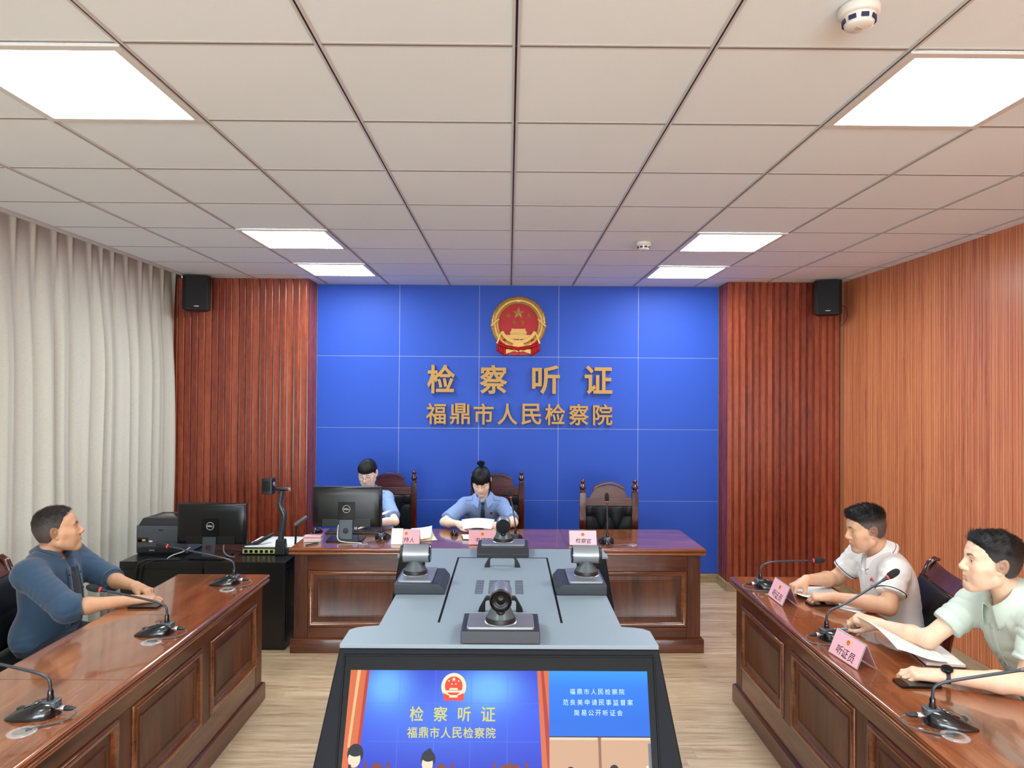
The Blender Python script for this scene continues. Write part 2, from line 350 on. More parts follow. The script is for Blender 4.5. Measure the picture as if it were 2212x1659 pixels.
# ---------------------------------------------------------------- curtain
def curtain():
    ys = [2.2, 2.4, 2.6, 2.79, 2.98, 3.18, 3.37, 3.56, 3.75, 3.96, 4.16, 4.37, 4.55, 4.76, 4.93, 5.156, 5.30, 5.45, 5.645, 5.867, 6.04, 6.24, 6.45]
    ys = [-5.0+.2*i for i in range(36)]+ys
    ys = sorted(set(round(y, 3) for y in ys)); rnd = random.Random(4); amp = [rnd.uniform(.6, 1.15) for _ in ys]; skew = [rnd.uniform(-.18, .18) for _ in ys]
    b = MB(); pts = []; per = 14
    for i in range(len(ys)-1):
        for k in range(per): pts.append((i, k/per))
    pts.append((len(ys)-2, 1.0))
    zs = [ZC+.09, ZC+.03, ZC-.03, ZC-.09, ZC-.15, ZC-.24, ZC-.36, ZC-.55, ZC-.8, ZC-1.1, 1.4, 1.0, .6, .25, .02]
    rows = []
    for z in zs:
        t = min(1, max(0, (ZC+.06-z)/.9)); row = []
        for i, u in pts:
            y = ys[i]+(ys[i+1]-ys[i])*u
            a = amp[i]*(1-u)+amp[i+1]*u
            # pinched pleats at the top open into rounded folds below
            pinch = .030*math.exp(-((min(u, 1-u))/.09)**2)
            uu = (u+skew[i]*t*math.sin(PI*u)) % 1.0001
            fold = .085*a*abs(math.sin(PI*uu))**.75+.007*math.sin(2*PI*(2*uu+.3*i))*t
            x = -3.135+(1-t)*pinch+t**.8*fold+.008*math.sin(y*3+z*1.7)*t
            yy = y+.012*t*math.sin(z*2.1+i*1.3)
            if i >= len(ys)-3: yy += .05*(max(0, 1-abs(z-1.55)/1.3))*u if i == len(ys)-2 else 0
            row.append((x, yy, z))
        rows.append(row)
    n = len(pts)
    b.add([p for r in rows for p in r], [(j*n+i, j*n+i+1, (j+1)*n+i+1, (j+1)*n+i) for j in range(len(rows)-1) for i in range(n-1)])
    o = obj('curtain', b, curtain_mat(), angle=180, sub=1, recalc=False)
    tag(o, 'floor-length cream linen curtain hanging in pleats along one side wall', 'curtain')
curtain()
# ---------------------------------------------------------------- ceiling light panels
def light_panel():
    r = thing('ceiling_light', '', 'ceiling light', (0, 0, ZC-.001), 0, 'square light panels in the ceiling')
    w = .2985; i = .268; f = MB()
    for x0, x1, y0, y1 in ((-w, w, -w, -i), (-w, w, i, w), (-w, -i, -i, i), (i, w, -i, i)): f.box(x0, x1, y0, y1, -.008, 0)
    obj('frame', f, plain('lamp_frame_white', (218, 216, 212), .4), r, bev=.0015)
    t = NT('lamp_diffuser'); t.b.inputs['Base Color'].default_value = (.9, .9, .9, 1)
    t.b.inputs['Emission Color'].default_value = (.90, 1, 1.04, 1); t.b.inputs['Emission Strength'].default_value = PANEL_POWER
    obj('diffuser', MB().poly([(-i, -i, -.004), (-i, i, -.004), (i, i, -.004), (i, -i, -.004)]), t.m, r, smooth=False, recalc=False)
    return r
LP = light_panel(); cx = (gx0-1.5, gx0+1.5); first = True
LL = {(0, 0): 'large square ceiling light nearest the camera, on the curtain side', (1, 0): 'large square ceiling light nearest the camera, on the striped wood wall side',
      (0, 4): 'second square ceiling light from the camera in the curtain side row', (1, 4): 'second square ceiling light from the camera in the row beside the smoke detector',
      (0, 6): 'square ceiling light closest to the blue wall, on the curtain side', (1, 6): 'square ceiling light closest to the blue wall, on the striped wood wall side',
      (0, -4): 'added square ceiling light, unseen behind the viewer on the curtain side', (1, -4): 'added square ceiling light, unseen behind the viewer on the striped wall side',
      (0, -8): 'rearmost added square ceiling light, unseen behind the viewer, curtain side', (1, -8): 'rearmost added square ceiling light, unseen behind the viewer, striped wall side'}  # rows behind the viewer are added for more light on the ceiling
for (i, j), lab in LL.items():
    p = (cx[i], gy0+.6*j+.3, ZC-.001)
    if first: LP.location = p; LP['label'] = lab; first = False
    else: dup(LP, p, 0, lab)
# smoke detectors
def detector():
    r = thing('smoke_detector', '', 'smoke detector', (0, 0, ZC), 0, 'smoke detectors on the ceiling'); m = plain('detector_white', (226, 220, 212), .4)
    obj('mounting_base', MB().lathe([(.05, 0), (.053, -.004), (.053, -.02), (.047, -.026), (.02, -.026)][::-1], 40), m, r, angle=50)
    obj('sensor_head', MB().lathe([(.0, -.056), (.03, -.056), (.036, -.052), (.0385, -.042), (.041, -.032), (.042, -.024), (.02, -.024)], 40, cap=False), m, r, angle=40)
    for k in range(8):
        mt = Euler((0, 0, 2*PI*k/8+.2)).to_matrix().to_4x4()
        obj('vent_slot', MB().box(.0375, .0425, -.0095, .0095, -.044, -.033, mtx=mt), plain('vent_dark_blue', (34, 44, 86), .5), r, smooth=False)
    obj('mark', MB().box(-.012, .012, -.001, .001, -.0568, -.0555).box(-.008, .008, .006, .008, -.0568, -.0555), plain('mark_grey', (150, 140, 132), .6), r)
    return r
d0 = detector(); d0.location = (.928, 4.80, ZC); d0['label'] = 'small round smoke detector in mid ceiling between the two right-side light panels'
d0['label'] = 'small white smoke detector beside the second ceiling light on the wood wall side'
dup(d0, (.94, 1.86, ZC), .5, 'larger-looking white smoke detector cut off by the top edge of the photo')
# ================================================================ FURNITURE
DK, MD, LT = (54, 24, 11), (92, 46, 23), (120, 66, 36)
W_TOPX = wood('desk_top_wood', (96, 48, 24), (136, 76, 42), (162, 96, 56), 'x', .22, 1.0, 1.0, 10, .02, .07)
W_BODYX = wood('desk_rail_wood', DK, MD, LT, 'x', .3, .7, 1.0, 14, .03, .1)
W_BODYZ = wood('desk_field_wood', DK, (84, 42, 22), (108, 58, 32), 'z', .4, .18, 1.0, 12, .03, .25)
W_FRAME = wood('desk_moulding_wood', (78, 36, 17), (116, 62, 32), (140, 82, 46), 'x', .25, 1.0, 1.0, 10, .02, .08)
LEATHER = plain('black_leather', (22, 25, 28), .46, spec=.22, bump=.12, bscale=160)
DARKWOOD = wood('dark_chair_wood', (46, 14, 8), (78, 28, 15), (100, 42, 24), 'z', .22, .8, 1.5, 10, .02, .08)
DARKWOODX = wood('dark_chair_rail_wood', (46, 14, 8), (78, 28, 15), (100, 42, 24), 'x', .34, .25, 1.5, 10, .02, .2)
def rings(b, prof, rect, plane, mi=0, fill=True):
    """sweep a profile [(inset, depth)] round a rectangle; plane maps (u, v, depth) to xyz"""
    u0, u1, v0, v1 = rect; vs = []
    for d, z in prof: vs += [plane(*q) for q in ((u0+d, v0+d, z), (u1-d, v0+d, z), (u1-d, v1-d, z), (u0+d, v1-d, z))]
    n = len(prof); fs = [(i*4+k, i*4+(k+1) % 4, (i+1)*4+(k+1) % 4, (i+1)*4+k) for i in range(n-1) for k in range(4)]
    if fill: fs += [tuple(range((n-1)*4, n*4))]
    b.add(vs, fs, mi)
def desk(name, label, L, D, H, z0, z1, stile, loc, rotz, over=.028):
    r = thing(name, label, 'desk', loc, rotz)
    # table top with a double-bead moulded edge
    e = over; b = MB(); R = (-L/2, L/2, -e, D+e)
    prof = [(.2, H-.05), (.035, H-.05), (.004, H-.048), (.0, H-.043), (.0, H-.034), (.005, H-.029), (.011, H-.027), (.011, H-.024), (.004, H-.022), (.0, H-.017), (.0, H-.010), (.004, H-.004), (.012, H-.0005), (.02, H)]
    rings(b, prof, R, lambda u, v, z: (u, v, z)); obj('table_top', b, W_TOPX, r, angle=50)
    for k in (-1, 1): obj('top_seam', MB().box(k*L/6-.0008, k*L/6+.0008, -e+.02, D+e-.02, H-.001, H+.0003), plain('seam_brown', (70, 34, 20), .4), r, smooth=False)
    x0, x1 = -L/2+.033, L/2-.033
    obj('modesty_panel', MB().box(x0, x1, .012, .034, .02, H-.049), W_BODYX, r, bev=.003)
    for a in (x0, x1-.03): obj('end_panel', MB().box(a, a+.03, .034, D-.02, .02, H-.049), W_BODYX, r, bev=.003)
    # end stiles, with a thin seam
    for a, c in ((x0, x0+stile-.004), (x1-stile+.004, x1)):
        obj('stile', MB().box(a, c, .004, .03, .09, H-.05), W_BODYZ, r, bev=.002)
    obj('apron', MB().box(x0+stile, x1-stile, .005, .03, z1+.004, H-.05), W_BODYX, r, bev=.0015)
    obj('bottom_rail', MB().box(x0+stile, x1-stile, .005, .03, .09, z0-.004), W_BODYX, r, bev=.0015)
    n = 3; gap = .10; w = (x1-x0-2*stile-(n-1)*gap)/n
    for i in range(n):
        a = x0+stile+i*(w+gap)
        if i: obj('stile', MB().box(a-gap+.003, a-.003, .005, .03, z0-.004, z1+.004), W_BODYZ, r, bev=.002)
        P = lambda u, v, d: (u, .012-d, v)
        b = MB(); rings(b, [(0, 0), (.0, .008), (.005, .016), (.014, .019), (.024, .013), (.034, .004), (.037, .001)], (a, a+w, z0, z1), P, fill=False)
        fr = obj('panel_frame', b, W_FRAME, r, angle=50)
        b = MB(); rings(b, [(.036, .001), (.066, .002), (.069, .008), (.075, .0085), (.081, .003), (.083, .002)], (a, a+w, z0, z1), P)
        obj('panel_field', b, [W_BODYZ], fr, angle=50)
    # plinth with a small cap bead
    b = MB(); rings(b, [(0, 0), (0, .092), (.004, .1), (.012, .104), (.016, .106)], (x0-.022, x1+.022, -.012, .05), lambda u, v, z: (u, v, z), fill=True)
    obj('plinth', b, W_BODYX, r, angle=50)
    return r
desk('bench_desk', 'long cherry wood bench desk standing in front of the blue wall', 2.95, .66, .742, .18, .577, .098, (-.066, 4.935, 0), .0135)
desk('side_table', 'cherry wood table along the curtain, with the navy shirted person behind it', 2.31, .50, .742, .235, .607, .10, (-1.463, 3.045, 0), PI/2)
desk('side_table', 'cherry wood table beside the striped wood wall, with two men in polo shirts behind', 2.31, .48, .742, .235, .607, .10, (1.372, 3.055, 0), -PI/2)

# ---------------------------------------------------------------- high backed bench chairs
def bench_chair():
    r = thing('bench_chair', '', 'chair', (0, 0, 0), 0, 'high backed wooden chairs behind the bench')
    w = .2475; pw = .027; top = 1.005
    for s in (-1, 1):
        x = s*(w-pw)
        p = obj('back_post', MB().box(x-pw, x+pw, -.022, .022, .0, top), DARKWOOD, r, bev=.003)
        f = MB(); f.lathe([(.0, top), (.028, top), (.028, top+.006), (.017, top+.012), (.015, top+.018), (.027, top+.034), (.029, top+.046), (.023, top+.058), (.013, top+.068), (.011, top+.076), (.018, top+.086), (.020, top+.096), (.015, top+.107), (.0, top+.112)], 20, cap=False, mtx=mxyz(x, 0, 0))
        obj('finial', f, DARKWOOD, p, angle=50)
    iw = w-2*pw+.002
    # crest: trapezoid panel under an arched cap
    def arch(x, half, z, rise): return z+rise*(1-(x/half)**2)
    n = 16; lo = .958
    pts = [(-iw*.86, lo), (-iw*.62, 1.035)]+[(-iw*.62+iw*1.24*i/n, arch(-iw*.62+iw*1.24*i/n, iw*.62, 1.035, .035)) for i in range(1, n)]+[(iw*.62, 1.035), (iw*.86, lo)]
    cr = MB(); cr.prism(pts, -.012, .012, mtx=Matrix(((1, 0, 0, 0), (0, 0, -1, 0), (0, 1, 0, 0), (0, 0, 0, 1)))); obj('crest', cr, DARKWOODX, r, bev=.002)
    hw = iw*.70; out = [(-hw+2*hw*i/n, arch(-hw+2*hw*i/n, hw, 1.05, .046)) for i in range(n+1)]; inn = [(x*.93, z-.019) for x, z in out][::-1]
    cp = MB(); cp.prism(out+inn, -.026, .026, mtx=Matrix(((1, 0, 0, 0), (0, 0, -1, 0), (0, 1, 0, 0), (0, 0, 0, 1)))); obj('crest_cap', cp, DARKWOODX, r, bev=.003)
    rl = MB(); rl.box(-iw, iw, -.012, .016, .893, .96)
    for k in range(4): rl.box(-iw, iw, -.017, -.01, .898+.0155*k, .898+.0155*k+.0115)
    obj('reeded_rail', rl, DARKWOODX, r, bev=.002)
    # tufted leather back
    x0, x1, z0, z1 = -iw, iw, .42, .893
    bx = lambda f: x0+(x1-x0)*f
    rows = [(z1-.085, (.175, .5, .825)), (z1-.215, (.3375, .6625)), (z1-.345, (.175, .5, .825))]
    btn = [(bx(f), z) for z, fs in rows for f in fs]; seg = [((bx(f), rows[0][0]), (bx(f), z1)) for f in rows[0][1]]
    for a in range(2):
        for f in rows[a][1]:
            for g in rows[a+1][1]:
                if abs(f-g) < .2: seg.append(((bx(f), rows[a][0]), (bx(g), rows[a+1][0])))
    for q in (0, 2): seg += [((bx(.175), rows[q][0]), (x0, rows[q][0])), ((bx(.825), rows[q][0]), (x1, rows[q][0]))]
    seg += [((bx(f), rows[2][0]), (bx(f), z0)) for f in rows[2][1]]
    def hgt(x, z):
        d = 1
        for (ax, az), (cx_, cz) in seg:
            vx, vz = cx_-ax, cz-az; t = max(0, min(1, ((x-ax)*vx+(z-az)*vz)/(vx*vx+vz*vz))); d = min(d, math.hypot(x-ax-t*vx, z-az-t*vz))
        e = min(math.hypot(x-px_, z-pz) for px_, pz in btn); m = min(x-x0, x1-x, z-z0, z1-z)
        return .030*(1-math.exp(-d/.016))*.55+.016*(1-math.exp(-e/.02))-.014*math.exp(-m/.008)
    lb = MB(); lb.grid(lambda u, v: (x0+(x1-x0)*u, -.006-hgt(x0+(x1-x0)*u, z0+(z1-z0)*v), z0+(z1-z0)*v), 64, 64); lb.box(x0, x1, -.004, .02, z0, z1)
    back = obj('tufted_back', lb, LEATHER, r, angle=80)
    for px_, pz in btn: obj('button', MB().ball((px_, -.016, pz), (.0085, .006, .0085), 12), LEATHER, back)
    obj('seat_frame', MB().box(-w, w, -.46, .0, .36, .42), DARKWOODX, r, bev=.006)
    st = MB(); st.prism(rrect(-w+.02, w-.02, -.455, -.02, .03), .415, .48); obj('seat_cushion', st, LEATHER, r, bev=.015, seg=3)
    for s in (-1, 1): obj('front_leg', MB().box(s*(w-.027)-.024, s*(w-.027)+.024, -.46, -.412, 0, .36), DARKWOOD, r, bev=.004)
    return r
bc = bench_chair(); bc.location = (-.10, 6.43, 0); bc['label'] = 'high backed tufted leather chair behind the bowed woman in the necktie'
dup(bc, (-1.093, 6.43, 0), 0, 'high backed tufted leather chair behind the woman in round glasses')
dup(bc, (.848, 5.86, 0), 0, 'empty high backed chair with tufted black leather back at the bench')

# ---------------------------------------------------------------- meeting chairs
def meeting_chair(label, loc, rotz, group=None):
    """seat faces local +x; back at local x = 0"""
    r = thing('meeting_chair', label, 'chair', loc, rotz, group); w = .255
    for s in (-1, 1):
        pr = [(.06, 0), (.04, .2), (.03, .44), (.0, .62), (-.05, .83), (-.075, .90), (-.10, .925), (-.125, .92)]
        th = [.022, .022, .024, .024, .022, .02, .016, .008]
        b = MB(); b.tube([(x, s*w, z) for x, z in pr], th, 12, flat=1.0); obj('back_post', b, DARKWOOD, r, angle=60)
        b = MB(); b.tube([(.43, s*(w-.03), 0), (.435, s*(w-.03), .38)], [.018, .024], 12); obj('front_leg', b, DARKWOOD, r, angle=60)
    b = MB(); b.grid(lambda u, v: (-.052-.06*v+.012*math.cos(PI*(u-.5)), -w+2*w*u, .83+.075*v), 14, 6); obj('top_rail', b, DARKWOODX, r, solid=.026, bev=.004)
    def bk(u, v):
        z = .50+.335*v; x = .018-.07*v**1.4+.016*(1-(2*u-1)**2)*0+.02
        m = min(u, 1-u, v, 1-v); return (x+.02*(1-math.exp(-m/.06))+.004*math.exp(-((v-.52)/.02)**2)*-1, -w+.02+(2*w-.04)*u, z)
    b = MB(); b.grid(bk, 24, 30); obj('leather_back', b, LEATHER, r, solid=.03, angle=80)
    b = MB(); b.prism([(p, q) for p, q in rrect(.02, .47, -w+.0, w-.0, .05)], .42, .48); obj('seat_cushion', b, LEATHER, r, bev=.018, seg=3)
    b = MB(); b.box(.03, .46, -w+.01, w-.01, .37, .42); obj('seat_frame', b, DARKWOODX, r, bev=.005)
    return r
meeting_chair('dark wood chair with plain black leather back behind the man in the white polo', (2.247, 3.69, 0), PI-.26)
meeting_chair('dark wood and black leather chair of the person in the navy shirt', (-2.66, 3.60, 0), .12)
meeting_chair('chair with black leather back just outside the photo behind the pale green polo man', (2.42, 2.72, 0), PI-.1)
# ---------------------------------------------------------------- black equipment cabinets
CAB = plain('black_cabinet_metal', (20, 22, 24), .3, spec=.5, coat=.2, coatr=.2); SCREW = plain('cabinet_screw', (60, 62, 66), .4, .6)
def cabinet(label, x0, x1):
    yc = 4.955; H = .626; D = .66; r = thing('equipment_cabinet', label, 'cabinet', ((x0+x1)/2, yc, 0), 0, 'black metal equipment cabinets'); w = (x1-x0)/2-.001
    obj('shell', MB().box(-w, w, .002, D, .015, H-.018), CAB, r, bev=.003)
    tp = obj('top_plate', MB().box(-w-.003, w+.003, -.006, D, H-.05, H), CAB, r, bev=.0025)
    for sx in (-.8, .1, .8): obj('screw', MB().lathe([(.004, 0), (.004, .0015), (0, .002)], 10, cap=False, mtx=mxyz(sx*w, -.006, H-.025, 0, PI/2)), SCREW, tp)
    for sx in (-.92, .92): obj('screw', MB().lathe([(.006, 0), (.006, .001), (0, .0015)], 10, cap=False, mtx=mxyz(sx*w, .03, H)), SCREW, tp)
    obj('front_door', MB().box(-w+.012, w-.012, -.002, .01, .035, H-.056), CAB, r, bev=.002)
    sp = obj('side_panel', MB().box(w-.001, w+.0035, .03, D-.03, .05, H-.07), CAB, r, bev=.002)
    for z in (.14, .33, .5): obj('screw', MB().lathe([(.004, 0), (.004, .0015), (0, .002)], 10, cap=False, mtx=mxyz(w+.0015, .012, z, 0, 0, PI/2)), SCREW, sp)
    obj('latch', MB().box(w+.003, w+.0055, .12, .16, .5, .53), SCREW, sp, bev=.001)
    obj('base', MB().box(-w+.01, w-.01, .012, D-.01, 0, .016), CAB, r)
cabinet('black metal cabinet holding the printer and the first flat monitor', -2.757, -2.171)
cabinet('black metal cabinet holding the document camera, next to the bench', -2.165, -1.583)
# ---------------------------------------------------------------- loudspeakers
SPK = plain('speaker_black', (17, 19, 22), .55, bump=.1, bscale=400); GRILL = plain('speaker_grille', (12, 13, 16), .8, bump=.3, bscale=900)
def speaker(label, loc, rz, side):
    r = thing('loudspeaker', label, 'loudspeaker', loc, rz, 'black loudspeakers under the ceiling')
    w, d, h = .118, .20, .31; out = [(-w, -d/2+.03), (-w+.03, -d/2), (w-.03, -d/2), (w, -d/2+.03), (w*.7, d/2), (-w*.7, d/2)]
    b = MB(); b.prism(out, -h, 0); obj('enclosure', b, SPK, r, bev=.006)
    g = obj('front_grille', MB().prism(rrect(-w+.032, w-.032, -h+.008, -.008, .01), 0, .006, mtx=mxyz(0, -d/2-.001, 0, 0, PI/2)), GRILL, r, bev=.002)
    obj('badge', MB().box(-.02, .02, -d/2-.0085, -d/2-.006, -h+.028, -h+.033), plain('badge_silver', (186, 186, 186), .3, .8), g)
    obj('bracket', MB().box(-.03, .03, d/2-.005, d/2+.05, -.19, -.11), SPK, r, bev=.004)
    pts = [(side*w*.9, .05, -.09), (side*(w+.03), .04, -.15), (side*(w+.03), .03, -.24), (side*w*.8, .04, -h-.01), (side*w*.2, .08, -h-.012), (0, d/2, -h+.05)] if side < 0 else [(side*w*.8, .08, -.2), (side*(w+.04), .06, -.24), (side*(w+.05), .07, -.32), (side*(w+.02), .09, -.38), (side*(w-.01), .1, -.41)]
    obj('cable', MB().tube(pts, .0025, 6), plain('cable_blue' if side < 0 else 'cable_black', (52, 62, 130) if side < 0 else (28, 28, 34), .5), r)
speaker('black loudspeaker in the ceiling corner above the printer, with a thin blue cable', (-2.872, 6.36, 2.885), .42, -1)
speaker('black loudspeaker in the ceiling corner where the cherry slats meet the striped wall', (2.93, 6.36, 2.885), -.42, 1)
# ================================================================ HEARING CONSOLE with four cameras
CONS = plain('console_blue_grey', (134, 150, 162), .48, spec=.45, bump=.03, bscale=500); CONSD = plain('console_black', (18, 21, 28), .5, spec=.15); LENSB = plain('lens_black', (5, 5, 7), .22, spec=.2); GROOVE = plain('groove_black', (12, 14, 20), .8, spec=.1)
GUN = plain('gunmetal_satin', (150, 156, 162), .34, .55); BLK = plain('gloss_black', (6, 7, 9), .12, spec=.6); SOFTB = plain('soft_black', (22, 24, 27), .45)
NAVY = plain('dark_grey_plastic', (64, 74, 86), .4)
STEEL = plain('plate_steel', (150, 155, 162), .32, .5)
EMB_RED = plain('emblem_red', (176, 10, 18), .42, spec=.3); EMB_GOLD = plain('emblem_gold', (188, 146, 76), .36, .4)
CX = -.025
def screen_mat(name, c, k=1.0):
    if name in _mats: return _mats[name]
    t = NT(name); c = lin(c); t.b.inputs['Base Color'].default_value = (.01, .01, .01, 1); t.b.inputs['Roughness'].default_value = .35; t.b.inputs['Specular IOR Level'].default_value = .12
    t.b.inputs['Emission Color'].default_value = c+(1,); t.b.inputs['Emission Strength'].default_value = SCREEN*k
    _mats[name] = t.m; return t.m
SCREEN = 1.0
def star(b, cx, cy, r, rot, z, mi, mtx, h):
    pts = [(cx+(r if k % 2 == 0 else r*.40)*math.sin(rot+PI*k/5), cy+(r if k % 2 == 0 else r*.40)*math.cos(rot+PI*k/5), z) for k in range(10)]
    b.add(pts+[(cx, cy, z+h)], [(k, 10, (k+1) % 10) for k in range(10)], mi, mtx)
def console():
    r = thing('hearing_console', 'dark grey hearing console with a tilted screen and four cameras on its flat top', 'console', (CX, 2.2, 0))
    zt = 1.05
    hw, hl = .415, .505     # half widths of waist and lobes
    top = [(-hl+.02, 0), (hl-.0, 0)]
    plan = [(hl, .0), (hl, .135), (hl-.02, .158), (hl-.05, .17), (hw, .178), (hw, 1.165), (hw+.025, 1.18), (hl+.01, 1.195), (hl, 1.345)]
    plan = plan+[(-x, y) for x, y in plan[::-1]]
    obj('top_plate', MB().prism(plan, zt-.014, zt), CONS, r, bev=.003)
    # waist body under the top
    obj('body', MB().box(-hw+.004, hw-.004, .16, 1.2, .05, zt-.014), CONSD, r, bev=.004)
    # flared front and rear cheeks
    sl, fl = .319, .164
    def lobe(y0, y1, s0, s1):
        def ring(z): d = zt-.014-z; e = hl+fl*d; return [(-e, y0-s0*d, z), (e, y0-s0*d, z), (e, y1+s1*d*.4, z), (-e, y1+s1*d*.4, z)]
        lo = ring(.04); hi = ring(zt-.014); b = MB()
        b.add(lo+hi, [(3, 2, 1, 0), (4, 5, 6, 7)]+[(i, (i+1) % 4, 4+(i+1) % 4, 4+i) for i in range(4)]); return b
    obj('front_housing', lobe(.002, .17, sl, 0), CONSD, r, bev=.004)
    obj('rear_housing', lobe(1.19, 1.343, 0, .2), CONSD, r, bev=.004)
    obj('plinth', MB().box(-hw, hw, -.2, 1.3, 0, .06), CONSD, r)
    # lid outline groove and vents on the top
    for x0, x1, y0, y1 in ((-.217, -.209, .21, 1.150), (.209, .217, .21, 1.150), (-.217, .217, 1.144, 1.153)):
        obj('lid_groove', MB().box(x0, x1, y0, y1, zt-.001, zt+.0006), GROOVE, r, smooth=False)
    for cxv in (-.09, -.036, .072, .018):
        b = MB()
        for k in range(14): b.box(cxv-.0165, cxv+.0165, .552+k*.0145, .5585+k*.0145, zt-.001, zt+.0005)
        obj('vent', b, plain('vent_slot_dark', (30, 40, 58), .6), r, smooth=False)
    for y, lab in ((.335, 'front'), (.975, 'rear')):
        path = [(-.082, y, zt+.002), (-.076, y, zt+.012), (-.052, y, zt+.052), (-.046, y, zt+.056), (.046, y, zt+.056), (.052, y, zt+.052), (.076, y, zt+.012), (.082, y, zt+.002)]
        b = MB(); cr = [(-.009, -.007), (.009, -.007), (.009, .007), (-.009, .007)]
        out = [(-.082, 0), (-.078, .014), (-.054, .056), (.054, .056), (.078, .014), (.082, 0)]; inn = [(.056, 0), (.056, .036), (.05, .042), (-.05, .042), (-.056, .036), (-.056, 0)]
        b.prism(out+inn, -.010, .010, mtx=mxyz(0, y, zt-.0005, 0, PI/2)); obj('handle', b, SOFTB, r, bev=.003)
    # ---- screen in the sloping front face
    ez = Vector((0, sl, 1)).normalized(); org = Vector((0, .002, zt-.014)); F = basis(org, (1, 0, 0), ez)   # local x right, y up the slope, z out
    k = math.sqrt(1+sl*sl)
    def at(x, z): return (x, (z-(zt-.014))*k)     # console x, world height -> face coordinates
    bx0, by1 = at(-.4835, 1.014); _, by0 = at(0, .43)
    rim = MB(); 
    for a, c, d, e in ((bx0-.006, -bx0+.006, by1, by1+.006), (bx0-.006, bx0, by0, by1), (-bx0, -bx0+.006, by0, by1), (bx0-.006, -bx0+.006, by0-.006, by0)): rim.box(a, c, d, e, -.002, .006, mtx=F)
    obj('screen_rim', rim, CONSD, r, bev=.002)
    obj('screen_bezel', MB().box(bx0, -bx0, by0, by1, -.002, .0015, mtx=F), plain('bezel_black', (8, 8, 10), .4, spec=.15), r, smooth=False)
    sx0, sx1 = -.4635, .4635; sy1 = at(0, .976)[1]; sy0 = sy1-.521; sw = sx1-sx0; sh = sy1-sy0
    scr = obj('screen', MB().box(sx0, sx1, sy0, sy1, 0, .0022, mtx=F), screen_mat('screen_base', (20, 30, 60)), r, smooth=False)
    # picture on the screen: u to the right, v down, both in photograph-like units of the picture width
    U = sw/643.0
    def pt(px, py, z): return (sx0+(px-754)*U, sy1-(py-1449)*U*1.0, z)
    def quad(px0, py0, px1, py1, z=.0026): return [pt(px0, py1, z), pt(px1, py1, z), pt(px1, py0, z), pt(px0, py0, z)]
    def part(name, polys, mat, z=None):
        b = MB()
        for p in polys: b.poly(p, mtx=F)
        return obj(name, b, mat, scr, smooth=False)
    # left picture: the bench with the blue wall
    def wall_pic():
        t = NT('screen_blue_wall'); tc = t.n.new('ShaderNodeTexCoord'); sp = t.n.new('ShaderNodeSeparateXYZ'); t.link(tc.outputs['Object'], sp.inputs[0])
        def blob(x, z, rx, rz):
            a = t.math('DIVIDE', t.math('SUBTRACT', sp.outputs[0], x), rx); c = t.math('DIVIDE', t.math('SUBTRACT', sp.outputs[2], z), rz)
            return t.math('EXPONENT', t.math('MULTIPLY', t.math('ADD', t.math('MULTIPLY', a, a), t.math('MULTIPLY', c, c)), -1))
        g = t.math('ADD', blob(-.35, .935, .07, .06), blob(-.03, .93, .09, .055)); g = t.math('ADD', g, t.math('MULTIPLY', blob(-.2, .85, .3, .1), .25))
        low = t.ramp(sp.outputs[2], [(.70, lin((24, 40, 190))), (.86, lin((44, 74, 232))), (.97, lin((36, 54, 205)))])
        t.link(t.mix(g, low, lin((104, 176, 255))), t.b.inputs['Emission Color']); t.b.inputs['Emission Strength'].default_value = SCREEN
        t.b.inputs['Base Color'].default_value = (.01, .01, .01, 1); t.b.inputs['Roughness'].default_value = .35; t.b.inputs['Specular IOR Level'].default_value = .12; return t.m
    part('picture_blue_wall', [quad(754, 1449, 1183, 1810)], wall_pic())
    strip = screen_mat('screen_orange_wood', (214, 104, 58)); strip2 = screen_mat('screen_pale_wood', (244, 184, 128)); strip3 = screen_mat('screen_red_wood', (176, 52, 44))
    z1 = .0030
    part('picture_wood_strip', [[pt(745, 1810, z1), pt(768, 1810, z1), pt(795, 1449, z1), pt(754, 1449, z1)]], strip)
    part('picture_wood_strip', [[pt(772, 1700, z1+.0002), pt(778, 1700, z1+.0002), pt(795, 1449, z1+.0002), pt(788, 1449, z1+.0002)]], strip3)
    part('picture_wood_strip', [[pt(758, 1600, z1+.0002), pt(763, 1600, z1+.0002), pt(776, 1449, z1+.0002), pt(769, 1449, z1+.0002)]], strip2)
    part('picture_wood_strip', [[pt(1183, 1810, z1), pt(1200-17, 1449, z1), pt(1158, 1449, z1), pt(1176, 1810, z1)]], strip)
    part('picture_wood_strip', [[pt(1183, 1700, z1+.0002), pt(1183, 1560, z1+.0002), pt(1172, 1449, z1+.0002), pt(1166, 1449, z1+.0002)]], strip3)
    seams = []
    for x in (862, 939, 1016, 1094): seams.append(quad(x-.4, 1449, x+.4, 1659, .0028))
    for y in (1514, 1588): seams.append(quad(800, y-.4, 1160, y+.4, .0028))
    for q in seams: part('picture_seam', [q], screen_mat('screen_seam', (80, 120, 245)))
    def disc(cx_, cy_, rx, ry, n=28, z=z1): return [pt(cx_+rx*math.cos(-2*PI*i/n), cy_+ry*math.sin(-2*PI*i/n)*-1*-1, z) for i in range(n)]
    gold = screen_mat('screen_gold', (232, 226, 190)); red = screen_mat('screen_red', (238, 66, 44))
    part('picture_emblem', [disc(978, 1481, 27, 27)], gold); part('picture_emblem_drape', [[pt(956, 1494, z1+.0003), pt(958, 1509, z1+.0003), pt(1000, 1509, z1+.0003), pt(1000, 1494, z1+.0003), pt(978, 1503, z1+.0003)]], red)
    part('picture_emblem_field', [disc(978, 1480, 19, 19, z=z1+.0005)], red)
    e = MB()
